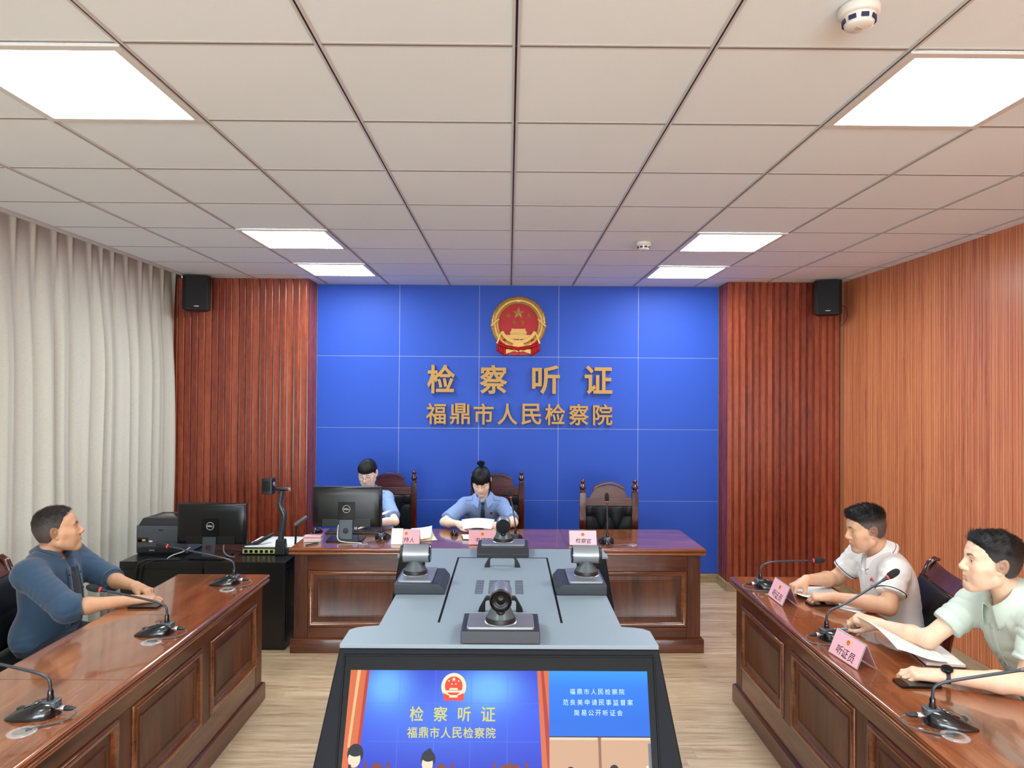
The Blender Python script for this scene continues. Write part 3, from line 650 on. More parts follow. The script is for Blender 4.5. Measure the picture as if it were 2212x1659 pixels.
    for x, y, s in ((978, 1467, 5), (967.5, 1470, 2.6), (988.5, 1470, 2.6), (974, 1476, 2.6), (982.5, 1476, 2.6)):
        c = pt(x, y, 0); star(e, c[0], c[1], s*U, 0, z1+.0007, 0, F, .0001)
    obj('picture_stars', e, gold, scr, smooth=False)
    part('picture_gate', [[pt(970, 1484, z1+.0008), pt(968, 1488, z1+.0008), pt(988, 1488, z1+.0008), pt(986, 1484, z1+.0008)], quad(962, 1489, 994, 1493, z1+.0008), quad(969, 1498, 987, 1503, z1+.0008)], gold)
    txtg = screen_mat('screen_text_gold', (214, 212, 110)); txtw = screen_mat('screen_text_white', (206, 236, 250))
    def words(name, s, cx_, cy_, w, h, mat, each=True):
        n = len(s); cw = h*1.02; step = (w-cw)/(n-1)
        for i, ch in enumerate(s):
            v, f = glyph(ch, 1, offset=.012 if h > 20 else .006); v = fit(v, h=1); hh = h*U
            c = pt(cx_-w/2+cw/2+step*i, cy_, .0034); b = MB().add([(x*hh+c[0], y*hh+c[1], c[2]) for x, y, z in v], f, 0, F)
            obj(name, b, mat, scr, smooth=False, recalc=False)
    words('picture_writing', '检察听证', 977, 1535, 182, 29, txtg); words('picture_writing', '福鼎市人民检察院', 976, 1571, 188, 21, txtg)
    # people and chairs seen on the screen
    skin = screen_mat('screen_skin', (246, 216, 190)); hair = screen_mat('screen_hair', (16, 18, 34)); shirt = screen_mat('screen_shirt', (84, 146, 226)); cw_ = screen_mat('screen_chair', (120, 52, 38)); wht = screen_mat('screen_white_shirt', (226, 228, 220))
    def pic_person(cx_, cy_, r_, sh, hw_=1.0):
        zz = z1+.0003
        part('picture_person_shirt', [[pt(cx_-r_*2.6, cy_+r_*6, zz), pt(cx_+r_*2.6, cy_+r_*6, zz), pt(cx_+r_*2.1, cy_+r_*2.2, zz), pt(cx_+r_*.7, cy_+r_*1.5, zz), pt(cx_-r_*.7, cy_+r_*1.5, zz), pt(cx_-r_*2.1, cy_+r_*2.2, zz)]], sh)
        part('picture_person_hair', [disc(cx_, cy_-r_*.25, r_*1.12, r_*1.3, z=zz+.0002)], hair)
        part('picture_person_face', [disc(cx_-r_*.1, cy_+r_*.35, r_*.86, r_*1.08, z=zz+.0004)], skin)
        part('picture_person_fringe', [disc(cx_, cy_-r_*.55, r_*.98, r_*.62, z=zz+.0005)], hair)
    def pic_chair(cx_, y0, hw_):
        zz = z1+.0001
        part('picture_chair', [quad(cx_-hw_, y0+9, cx_-hw_+6, 1800, zz), quad(cx_+hw_-6, y0+9, cx_+hw_, 1800, zz), quad(cx_-hw_+6, y0+25, cx_+hw_-6, y0+34, zz), [pt(cx_-hw_+10, y0+25, zz), pt(cx_+hw_-10, y0+25, zz), pt(cx_+hw_-16, y0+8, zz), pt(cx_, y0+1, zz), pt(cx_-hw_+16, y0+8, zz)], disc(cx_-hw_+3, y0+5, 3, 5, z=zz), disc(cx_+hw_-3, y0+5, 3, 5, z=zz)], cw_)
        part('picture_chair_back', [quad(cx_-hw_+7, y0+35, cx_+hw_-7, 1800, zz)], hair)
    pic_chair(822, 1626, 27); pic_chair(957, 1627, 26); pic_chair(1101, 1626, 37)
    pic_person(776, 1616, 15, shirt); pic_person(929, 1625, 13.5, shirt); part('picture_bun', [disc(931, 1606, 5, 5)], hair)
    mic_ = screen_mat('screen_mic', (22, 28, 60)); part('picture_microphone', [disc(766, 1636, 3.4, 4.6, z=z1+.002)], mic_); part('picture_microphone', [disc(1120, 1645, 3, 4.6, z=z1+.002)], mic_)
    # right side pictures: title card above, second view below
    def title_mat():
        t = NT('screen_title_blue'); tc = t.n.new('ShaderNodeTexCoord'); sp = t.n.new('ShaderNodeSeparateXYZ'); t.link(tc.outputs['Object'], sp.inputs[0])
        t.link(t.ramp(sp.outputs[2], [(.84, lin((16, 106, 222))), (.93, lin((30, 122, 240))), (.98, lin((40, 150, 246)))]), t.b.inputs['Emission Color']); t.b.inputs['Emission Strength'].default_value = SCREEN
        t.b.inputs['Base Color'].default_value = (.01, .01, .01, 1); t.b.inputs['Roughness'].default_value = .35; t.b.inputs['Specular IOR Level'].default_value = .12; return t.m
    part('picture_title_card', [quad(1183, 1449, 1397, 1577)], title_mat())
    words('picture_writing', '福鼎市人民检察院', 1287, 1490, 118, 11.5, txtw); words('picture_writing', '范良美申请民事监督案', 1288, 1511, 150, 11.5, txtw); words('picture_writing', '简易公开听证会', 1288, 1531.5, 104, 11.5, txtw)
    part('picture_second_view', [quad(1183, 1579, 1397, 1810)], screen_mat('screen_brown_wall', (206, 164, 132)))
    part('picture_second_view_panel', [quad(1286, 1579, 1292, 1810, .0028)], screen_mat('screen_brown_dark', (150, 104, 78)))
    part('picture_second_view_panel', [quad(1184, 1579, 1284, 1584, .0028), quad(1293, 1579, 1396, 1584, .0028)], screen_mat('screen_brown_light', (228, 204, 178)))
    part('picture_second_view_door', [quad(1391, 1590, 1397, 1810, .0028)], screen_mat('screen_grey', (110, 118, 128)))
    part('picture_second_view_switch', [quad(1385, 1632, 1390, 1638, .0028)], wht)
    pic_person(1227, 1648, 9, wht); pic_person(1318, 1644, 9, wht)
    return r
console()
# ---------------------------------------------------------------- PTZ cameras (lens looks along local -y)
def ptz(label, loc, rotz, box):
    r = thing('conference_camera', label, 'camera', loc, rotz, 'conference cameras on the console top')
    z = box
    b = MB(); out = [(-.062, 0), (.138, 0), (.138, .014), (.116, z), (-.062, z)]
    b.prism(out, -.126, .126, mtx=Matrix(((0, 0, 1, 0), (1, 0, 0, 0), (0, 1, 0, 0), (0, 0, 0, 1)))); obj('pedestal', b, NAVYB, r, bev=.0025)
    b = MB(); b.prism(rrect(-.108, .108, -.050, .086, .008), z, z+.009); obj('base_plate', b, STEEL, r, bev=.002)
    zb = z+.009; cy = .006
    obj('base_ring', MB().lathe([(.0, zb), (.052, zb), (.053, zb+.0015), (.051, zb+.003), (.0, zb+.003)], 40, cap=False, mtx=mxyz(0, cy, 0)), plain('bright_ring', (214, 220, 222), .2, .8), r, angle=40)
    obj('swivel_base', MB().lathe([(.0, zb+.002), (.049, zb+.002), (.050, zb+.008), (.047, zb+.018), (.0, zb+.018)], 40, cap=False, mtx=mxyz(0, cy, 0)), SOFTB, r, angle=40)
    # yoke: cone with a saddle cut along the lens axis
    def yk(u, v):
        a = 2*PI*u; rr = .0465-(.0465-.026)*v; x = rr*math.cos(a); y = rr*math.sin(a)
        zz = zb+.0175+.040*v; sad = (abs(math.cos(a))**2)
        return (x, cy+y, zz if v < 1 else zz)
    b = MB(); b.grid(yk, 40, 8, closed_u=True); b.poly([yk(i/40, 1) for i in range(40)]); obj('yoke', b, GUN2, r, angle=50)
    for s in (-1, 1): obj('yoke_recess', MB().ball((0, cy+s*.022, zb+.04), (.018, .0185, .022), 20), BLK, r)
    ch = zb+.083; tilt = mxyz(0, cy, ch, 0, math.radians(90)); L = .061
    hd = obj('head', MB().lathe([(.0345, -L+.002), (.036, -L+.005), (.036, L-.012)], 48, cap=False, mtx=tilt), GUN, r, angle=40)
    obj('head_rear_cap', MB().lathe([(.0, -L-.003), (.012, -L-.003), (.013, -L-.002), (.033, -L-.002), (.0356, -L+.001), (.0358, -L+.006)], 48, cap=False, mtx=tilt), BLK, hd, angle=30)
    obj('head_front_ring', MB().lathe([(.0362, L-.013), (.0362, L-.004), (.0352, L-.001), (.033, L), (.0318, L-.002)], 48, cap=False, mtx=tilt), SOFTB, hd, angle=40)
    ln = MB(); ln.lathe([(.032, L-.001), (.030, L-.004), (.027, L-.005), (.026, L-.008), (.021, L-.009), (.020, L-.012), (.015, L-.013), (.010, L-.011), (.0, L-.010)], 48, cap=False, mtx=tilt); obj('lens', ln, LENSB, hd, angle=25)
    return r
NAVYB = plain('pedestal_grey', (42, 48, 56), .38, spec=.5); GUN2 = plain('yoke_grey', (86, 96, 100), .35, .35)
ZT = 1.051
ptz('front conference camera facing the viewer, just above the screen', (-.022, 2.266, ZT), 0, .040)
ptz('rear conference camera with its back to the viewer, at the bench end of the console', (-.024, 3.498, ZT), PI, .040)
ptz('side conference camera turned to the curtain, near the edge of the console top', (-.386, 2.862, ZT), -PI/2, .040)
ptz('side conference camera turned to the striped wood wall, on the console top', (.329, 2.862, ZT), PI/2, .040)
# ================================================================ EMBLEM AND WALL LETTERS
FX = Matrix(((1, 0, 0, 0), (0, 0, -1, 0), (0, 1, 0, 0), (0, 0, 0, 1)))     # drawing plane (x, y up, z towards the viewer) -> wall facing -y
def emblem_parts(r, R, mtx, simple=False):
    """state emblem: gold ring, red field, five stars, gate, cog, red drape. R = ring radius"""
    def P(name, b, m, par=r, **k): return obj(name, b, m, par, **k)
    def ringpts(r0, r1, a0, a1, n=60): return [(r1*math.cos(a0+(a1-a0)*i/n), r1*math.sin(a0+(a1-a0)*i/n)) for i in range(n+1)]+[(r0*math.cos(a1-(a1-a0)*i/n), r0*math.sin(a1-(a1-a0)*i/n)) for i in range(n+1)]
    h = R*.16
    # ring with a rounded profile, open behind the drape at the bottom
    pr = [(.715, .0), (.715, .55), (.745, .72), (.84, .95), (.94, .78), (1.0, .45), (1.0, 0)]; n = 96
    b = MB(); b.grid(lambda u, v: (0, 0, 0), 2, 2) if False else None
    vs = []
    for i in range(n):
        a = 2*PI*i/n; w = 1+.012*math.sin(36*a)
        for q, z in pr: vs.append((R*q*(w if q > .9 else 1)*math.cos(a), R*q*(w if q > .9 else 1)*math.sin(a), h*z))
    m = len(pr); b = MB().add(vs, [(i*m+k, ((i+1) % n)*m+k, ((i+1) % n)*m+k+1, i*m+k+1) for i in range(n) for k in range(m-1)], 0, mtx)
    ring = P('wreath_ring', b, EMB_GOLD, angle=60)
    if not simple:
        b = MB(); n = 0
        for s in (-1, 1):       # ears of grain in relief along both sides
            for i in range(24):
                a = math.radians(90-s*(6+i*4.6))
                for q, tw in ((.80, .5), (.9, -.5)):
                    c = (R*q*math.cos(a), R*q*math.sin(a)); d = a+s*PI/2*(-1)+tw*s
                    b.ball((0, 0, 0), (R*.048, R*.017, R*.022), 8, 0, mtx @ mxyz(c[0], c[1], h*.86, d))
        P('grain_relief', b, EMB_GOLD, ring)
        b = MB()
        for s in (-1, 1):       # ribbon bands crossing the ring
            for (x0, y0), (x1, y1) in (((.99, -.10), (.70, .17)), ((.77, -.72), (.64, -.36))):
                dx, dy = x1-x0, y1-y0; L = math.hypot(dx, dy); nx, ny = -dy/L*.035, dx/L*.035
                b.prism([(R*s*(x0+nx), R*(y0+ny)), (R*s*(x1+nx), R*(y1+ny)), (R*s*(x1-nx), R*(y1-ny)), (R*s*(x0-nx), R*(y0-ny))], h*.2, h*1.08, 0, mtx)
        P('ribbon_band', b, EMB_GOLD, ring, bev=R*.008)
    P('red_field', MB().lathe([(0, h*.3), (R*.72, h*.3)], 64, 0, mtx, cap=False), EMB_RED)
    b = MB()
    for x, y, s, rot in ((0, .385, .235, 0), (-.375, .30, .12, .1), (.375, .30, .12, -.1), (-.155, .055, .12, .5), (.155, .055, .12, -.5)): star(b, x*R, y*R, s*R, rot, h*.32, 0, mtx, h*.3)
    for k, (x, y, s, rot) in enumerate(((0, .385, .235, 0), (-.375, .30, .12, .1), (.375, .30, .12, -.1), (-.155, .055, .12, .5), (.155, .055, .12, -.5))):
        b = MB(); star(b, x*R, y*R, s*R, rot, h*.32, 0, mtx, h*.3); P('star', b, EMB_GOLD, smooth=False)
    g = MB()
    for pts, z in (([(-.25, -.165), (-.21, -.165), (-.21, -.18), (.21, -.18), (.21, -.165), (.25, -.165), (.255, -.26), (-.255, -.26)], .55), ([(-.26, -.25), (.26, -.25), (.33, -.335), (-.33, -.335)], .62), ([(-.29, -.33), (.29, -.33), (.29, -.41), (-.29, -.41)], .5), ([(-.60, -.40), (.60, -.40), (.53, -.555), (-.53, -.555)], .6)):
        g.prism([(x*R, y*R) for x, y in pts], h*.25, h*z, 0, mtx)
    for k in range(8): g.box(R*(-.27+.0735*k), R*(-.27+.0735*k+.028), -.41*R, -.335*R, h*.4, h*.6, 0, mtx)
    for k in range(5): g.box(R*(-.26+.12*k), R*(-.26+.12*k+.04), -.53*R, -.46*R, h*.5, h*.64, 0, mtx)
    P('gate', g, EMB_GOLD, bev=R*.004)
    # lower gold band and cog
    b = MB(); b.prism([(x*R, y*R-.0*R) for x, y in ringpts(.60, .73, math.radians(205), math.radians(335), 40)], h*.3, h*.8, 0, mtx)
    def cog(z0, z1):
        pts = []
        for i in range(40):
            a = 2*PI*i/40; q = .235 if (i//2) % 2 == 0 else .205; pts.append((R*q*math.cos(a), R*(-.80+q*math.sin(a))))
        b.prism(pts, z0, z1, 0, mtx)
    P('lower_band', b, EMB_GOLD, bev=R*.006); b = MB(); cog(h*.3, h*.9); P('cog', b, EMB_GOLD, bev=R*.006)
    b = MB(); b.prism([(-.47*R, -.92*R), (.47*R, -.92*R), (.47*R, -1.1*R), (.2*R, -1.0*R), (-.2*R, -1.0*R), (-.47*R, -1.1*R)], h*.2, h*.55, 0, mtx)
    P('stalk_ends', b, EMB_GOLD)
    # drape: swag through the middle and pleated falls either side, scalloped foot
    def swag(u, v):
        x = (-.70+1.4*u); y = -.66-.20*(1-abs(x)/.7)**.6-.10*v-.02*math.sin(v*PI); return mtx @ Vector((R*x, R*y, h*(.95+.35*math.sin(v*PI))))
    b = MB(); b.grid(lambda u, v: tuple(swag(u, v)), 40, 6)
    sw = P('drape_swag', b, EMB_RED, angle=80, solid=R*.02)
    P('drape_knot', MB().ball(tuple(mtx @ Vector((0, -.93*R, h*1.1))), R*.06, 16), EMB_RED, sw)
    for s in (-1, 1):
        def fall(u, v):
            x = s*(.46+.26*u+.06*v*u); st = math.floor(u*5)/5
            y = -.56-.0*u-(.62-.24*st)*v; return mtx @ Vector((R*x, R*y, h*(.5+.35*abs(math.sin(u*5*PI)))))
        b = MB(); b.grid(lambda u, v: tuple(fall(u, v)), 46, 8); P('drape_fall', b, EMB_RED, angle=70, solid=R*.03)
    b = MB(); b.prism([(-.38*R, -1.02*R), (0, -1.0*R), (.38*R, -1.02*R), (.33*R, -1.13*R), (.1*R, -1.14*R), (0, -1.12*R), (-.1*R, -1.14*R), (-.33*R, -1.13*R)], h*.1, h*.5, 0, mtx); P('drape_foot', b, EMB_RED, bev=R*.01)
em = thing('wall_emblem', 'round gold and red star emblem hung high on the blue wall', 'emblem', (.088, YB-.013, 2.516))
emblem_parts(em, .271, FX)
GOLDL = plain('letter_gold_face', (168, 126, 62), .45, .3); GOLDS = plain('letter_bronze_side', (120, 84, 44), .4, .4)
def wall_char(ch, x, z, w, h, ext, off, group, label, shear=0):
    v, f = glyph(ch, 1, extrude=.5, offset=off, shear=shear); v = fit(v, w, h); v = [(a, b, c*2*ext/1.0) for a, b, c in v]
    me = MB().add(v, f, 0, FX); o = obj('wall_character', me, [GOLDL, GOLDS], smooth=False, recalc=False, loc=(x, YB-.012-ext-.006, z))
    for p in o.data.polygons: p.material_index = 0 if abs(p.normal.y) > .8 else 1
    tag(o, label, 'lettering', group)
cw = (1322-922)/1497.3*6.8; x0 = -.802
for i, (ch, lab) in enumerate(zip('检察听证', ('first big gold character of the upper row, above the lower row start', 'second big gold character of the upper row', 'third big gold character of the upper row', 'last big gold character of the upper row'))):
    wall_char(ch, (-.663, -.151, .360, .873)[i], 1.971, .272, .283, .016, .022, 'gold characters of the upper row', lab)
names = ['first', 'second', 'third', 'fourth', 'fifth', 'sixth', 'seventh', 'last']
for i, ch in enumerate('福鼎市人民检察院'):
    wall_char(ch, -.711+i*.2325, 1.632, .196 if ch != '院' else .19, .208, .014, .016, 'gold characters of the lower row', '%s smaller gold character of the lower row on the blue wall' % names[i])
# ================================================================ GOOSENECK MICROPHONES
MBODY = plain('mic_black_gloss', (18, 20, 24), .22, coat=.5, spec=.5); FOAM = plain('windscreen_foam', (30, 32, 36), .95, bump=.5, bscale=900); NECK = plain('gooseneck_grey', (70, 72, 80), .35, .5)
MRED = plain('mic_red_ring', (236, 60, 66), .35, emis=(236, 50, 60), es=.12); CHROME = plain('chrome', (212, 212, 210), .18, .95); RUB = plain('cable_black_rubber', (28, 30, 34), .5); CLEAR = plain('clear_plastic', (240, 244, 244), .06, alpha=.22, spec=.8, coat=.5)
def mic(label, loc, rotz, neck, plug=True, cable=None, head=.0165, side=0):
    """base tip points along local +x (towards the speaker); neck is a list of local (x, y, z)"""
    r = thing('gooseneck_microphone', label, 'microphone', loc, rotz, 'gooseneck desk microphones')
    sec = [(-.046, .022, .030), (-.040, .034, .042), (-.022, .046, .048), (.005, .054, .046), (.035, .058, .037), (.07, .057, .025), (.10, .046, .012), (.108, .040, .006)]
    prof = [(-1, 0), (-1, .22), (-.93, .55), (-.72, .86), (-.45, 1), (0, 1.04), (.45, 1), (.72, .86), (.93, .55), (1, .22), (1, 0)]
    n = len(prof); vs = [(x, w*p, h*q) for x, w, h in sec for p, q in prof]
    fs = [(i*n+k, i*n+k+1, (i+1)*n+k+1, (i+1)*n+k) for i in range(len(sec)-1) for k in range(n-1)]+[tuple(range(n)), tuple((len(sec)-1)*n+k for k in range(n))]+[(i*n, (i+1)*n, (i+1)*n+n-1, i*n+n-1) for i in range(len(sec)-1)]
    obj('base', MB().add(vs, fs), MBODY, r, angle=50, bev=.0015)
    b = MB(); b.add([(.012, -.022, .0468), (.055, -.026, .0325), (.055, .026, .0325), (.012, .022, .0468)], [(0, 1, 2, 3)]); obj('display', b, plain('mic_display', (58, 64, 60), .08, coat=1), r, solid=.002)
    b = MB(); b.box(.062, .088, -.012, .012, .0205, .026, mtx=mxyz(0, 0, 0)); obj('talk_button', b, plain('mic_button', (44, 46, 50), .35), r, bev=.002)
    b = MB(); b.prism(rrect(-.05, .0, -.023, .023, .012), .03, .051); obj('socket_block', b, plain('mic_block_grey', (92, 98, 106), .25, .3), r, bev=.004)
    k0 = Vector(neck[0])
    b = MB(); b.lathe([(.0115, .046), (.0115, .062), (.0095, .064), (.0095, .080), (.0065, .086)], 20, mtx=mxyz(k0.x, k0.y, 0)); obj('neck_socket', b, MBODY, r, angle=40)
    P = [Vector(p) for p in neck]
    # smooth the neck
    for _ in range(3):
        Q = [P[0]]
        for a, c in zip(P, P[1:]): Q += [a*.75+c*.25, a*.25+c*.75]
        P = Q+[P[-1]]
    obj('gooseneck', MB().tube(P, [.0052]*len(P), 10), NECK, r, angle=60)
    d = (P[-1]-P[-4]).normalized(); e = P[-1]
    m = basis(e, d.orthogonal(), d.cross(d.orthogonal()))
    obj('neck_tip', MB().lathe([(.0055, -.03), (.0075, -.012), (.009, .0)], 16, mtx=m), MBODY, r)
    obj('red_ring', MB().lathe([(.0108, -.001), (.0112, .0), (.0112, .007), (.0108, .008)], 20, mtx=m), MRED, r)
    obj('windscreen', MB().lathe([(.0, .006), (head*.72, .007), (head*.95, .018), (head, .034), (head*.96, .048), (head*.78, .060), (head*.4, .068), (.0, .07)], 24, cap=False, mtx=m), FOAM, r, angle=80)
    if plug:
        pm = mxyz(-.045, side, .022, 0, 0, -PI/2)
        obj('plug', MB().lathe([(.0, 0), (.0085, 0), (.0095, .004), (.0095, .022), (.0085, .024)], 18, mtx=pm), CHROME, r, angle=40)
        obj('plug_boot', MB().lathe([(.0085, .022), (.009, .026), (.008, .046), (.0045, .058), (.003, .06)], 16, mtx=pm), RUB, r, angle=40)
        if cable:
            C = [Vector((-.10, side, .022))]+[Vector(c) for c in cable]
            for _ in range(3):
                Q = [C[0]]
                for a, c in zip(C, C[1:]): Q += [a*.75+c*.25, a*.25+c*.75]
                C = Q+[C[-1]]
            obj('cable', MB().tube(C, .0028, 8), plain('cable_grey', (84, 88, 94), .35), r)
    return r
def grommet(label, loc, s=1.0):
    r = thing('cable_grommet', label, 'cable grommet', loc, 0, 'clear cable grommets in the desk tops')
    obj('rim', MB().lathe([(.026*s, 0), (.042*s, 0), (.043*s, .002), (.040*s, .0045), (.028*s, .005), (.026*s, .003)], 40, cap=False), CLEAR, r, angle=40)
    obj('cap', MB().lathe([(.0, .0035), (.02*s, .004), (.027*s, .0035), (.027*s, .0005), (0, .0005)], 32, cap=False), CHROME, r, angle=40)
    return r
TZ = .7425
# curtain side table: base tips point to the curtain (-x)
nk = lambda L, z1, b0=0: [(-.02, 0, .05), (-.02, 0, .10), (-.015, 0, .122), (.01, 0, .136), (.06, 0, .15), (L, 0, z1)]
mic('gooseneck microphone at the bench end of the curtain side table', (-1.585, 3.985, TZ), PI, nk(.36, .21), True, [(-.125, 0, .012), (-.128, .04, .005), (-.09, .08, .004), (-.035, .12, .004)])
mic('gooseneck microphone pointing at the navy shirted person, beside the mobile phone', (-1.568, 3.17, TZ), PI, nk(.28, .195), True, [(-.12, .01, .01), (-.10, .05, .004), (-.05, .08, .004), (.01, .115, .005)])
mic('nearest gooseneck microphone on the curtain side table, stem cut off by the photo edge', (-1.572, 2.375, TZ), PI, nk(.30, .20), True, [(-.12, .012, .01), (-.10, .06, .004), (-.05, .085, .004), (-.02, .12, .005)])
grommet('clear grommet on the curtain side table, beside the bench end microphone', (-1.550, 3.855, TZ)); grommet('clear grommet on the curtain side table, beside the middle microphone', (-1.558, 3.052, TZ)); grommet('clear grommet on the curtain side table, beside the nearest microphone', (-1.560, 2.25, TZ))
# striped wall side table: base tips point to the wall (+x)
mic('gooseneck microphone at the far table corner before the man in white polo', (1.462, 3.965, TZ), 0, nk(.28, .155), True, [(-.125, 0, .012), (-.128, -.045, .004), (-.08, -.085, .004), (.02, -.09, .004)])
mic('gooseneck microphone in the middle of the table, before the pale green polo', (1.462, 3.14, TZ), .1, nk(.27, .27), True, [(-.125, 0, .012), (-.128, -.045, .004), (-.06, -.085, .004), (.06, -.09, .004)])
mic('nearest gooseneck microphone on the striped wall side table', (1.458, 2.345, TZ), -.15, nk(.28, .20), True, [(-.125, 0, .012), (-.125, -.05, .004), (-.06, -.085, .004), (.0, -.1, .005)])
grommet('clear grommet on the striped wall side table, beside the nearest microphone', (1.452, 2.25, TZ))
# bench microphones: base tips point to the blue wall (+y)
up = lambda top, lean=0, sx=0: [(-.02, 0, .05), (-.02, 0, .11), (-.018+lean*.3, sx*.3, .11+(top-.11)*.35), (-.01+lean, sx, top)]
mic('bench microphone between the first monitor and the blank note card', (-.945, 5.21, TZ), PI/2, up(.31, .09, .10), True, [(-.115, .02, .006), (-.13, .06, .004), (-.16, .09, .004)])
mic('bench microphone beside the woman in the necktie, partly behind the rear camera', (.055, 5.20, TZ), PI/2, up(.30, .09, .035), True, [(-.12, -.02, .006), (-.13, -.07, .004)])
mic('bench microphone standing upright before the empty chair', (.727, 5.10, TZ), PI/2, up(.30, .02, .0), True, [(-.105, -.03, .006), (-.085, -.08, .004), (-.06, -.13, .006), (-.065, -.17, .005)])
grommet('clear grommet on the bench beside the upright microphone', (.905, 5.04, TZ), .75); grommet('clear grommet on the bench in front of the monitor foot', (-1.045, 5.03, TZ), .75)
# ================================================================ NAME CARDS
PINK = plain('pink_card', (246, 186, 198), .7, bscale=20); REDC = plain('red_card_inside', (206, 52, 70), .6); INK = plain('ink_black', (34, 26, 32), .7); WHITE = plain('white_paper', (244, 244, 240), .8)
def name_card(txt, label, loc, rotz, tw, note=False, pale=False, stretch=1.0):
    """tent card, written face looks along local -y"""
    r = thing('name_card', label, 'name card', loc, rotz, 'pink tent name cards'); w, h, d = .101, .10, .042; lean = math.atan2(d, h)
    for s, nm in ((-1, 'front'), (1, 'back')):
        mt = Matrix.Translation((0, s*d, .0015)) @ Euler((s*lean, 0, 0)).to_matrix().to_4x4(); L = math.hypot(h, d)
        a = obj('acrylic_panel', MB().box(-w, w, -.0015, .0015, 0, L, mtx=mt), CLEAR, r, bev=.0006)
        pm = plain('pale_pink_card', (252, 218, 232), .7) if pale else PINK
        paper = obj('paper_insert', MB().box(-w+.004, w-.004, -.0022, -.0017, .003, L-.004, mtx=mt), pm if s < 0 else REDC, r, smooth=False) if s < 0 else obj('paper_insert', MB().box(-w+.004, w-.004, .0017, .0022, .003, L-.004, mtx=mt), REDC, r, smooth=False)
        if s < 0:
            M_ = mt @ FX
            n = len(txt); st = tw/n
            for i, ch in enumerate(txt):
                v, f = glyph(ch, 1, offset=.002, shear=.12); v = fit(v, h=st*.92*stretch)
                rot = Matrix.Rotation(random.Random(i*7+n).uniform(-.06, .06), 4, 'Z')
                obj('handwriting', MB().add([tuple(rot @ Vector((x, y, 0))+Vector(((i-(n-1)/2)*st+.004, .034-.002*i, .0026))) for x, y, z in v], f, 0, M_), INK, paper, smooth=False, recalc=False)
            mm = M_ @ mxyz(.0, .078, .0024)
            e = obj('emblem', MB().lathe([(0, .0004), (.0125, .0004), (.0135, 0)], 28, 0, mm, cap=False), plain('card_gold', (236, 180, 92), .45), paper)
            obj('emblem_field', MB().lathe([(0, .0008), (.0085, .0008), (.0088, .0004)], 24, 0, mm, cap=False), plain('card_red', (212, 40, 30), .45), e)
            b = MB(); star(b, 0, .003, .0034, 0, .001, 0, mm, .0003); b.box(-.005, .005, -.005, -.0025, .0009, .0013, 0, mm); b.box(-.003, .003, -.0025, -.0005, .0009, .0013, 0, mm); obj('emblem_star', b, plain('card_gold', (0, 0, 0)), e, smooth=False)
    return r
name_card('主持人', 'pink name card half covered by a white note, next to the monitor', (-.740, 5.066, TZ), .01, .115)
name_card('书记员', 'pink name card behind the rear camera, before the woman in the necktie', (-.186, 5.058, TZ), .03, .115)
name_card('检察官', 'pale pink name card before the empty chair', (.543, 5.060, TZ), .01, .115, pale=True)
name_card('听证员', 'pink name card before the man in white polo, by the far microphone', (1.470, 3.710, TZ), -PI/2, .125)
name_card('听证员', 'larger looking pink name card before the man in pale green polo', (1.432, 2.888, TZ), -PI/2+.12, .125)
nt = obj('paper_note', MB().box(-.045, .037, -.0004, .0004, 0, .116, mtx=Matrix.Translation((-.800, 5.0175, TZ+.001)) @ Euler((-math.atan2(.042, .10), 0, 0)).to_matrix().to_4x4()), WHITE, smooth=False)
tag(nt, 'white paper note leaning on the pink name card by the monitor', 'note')
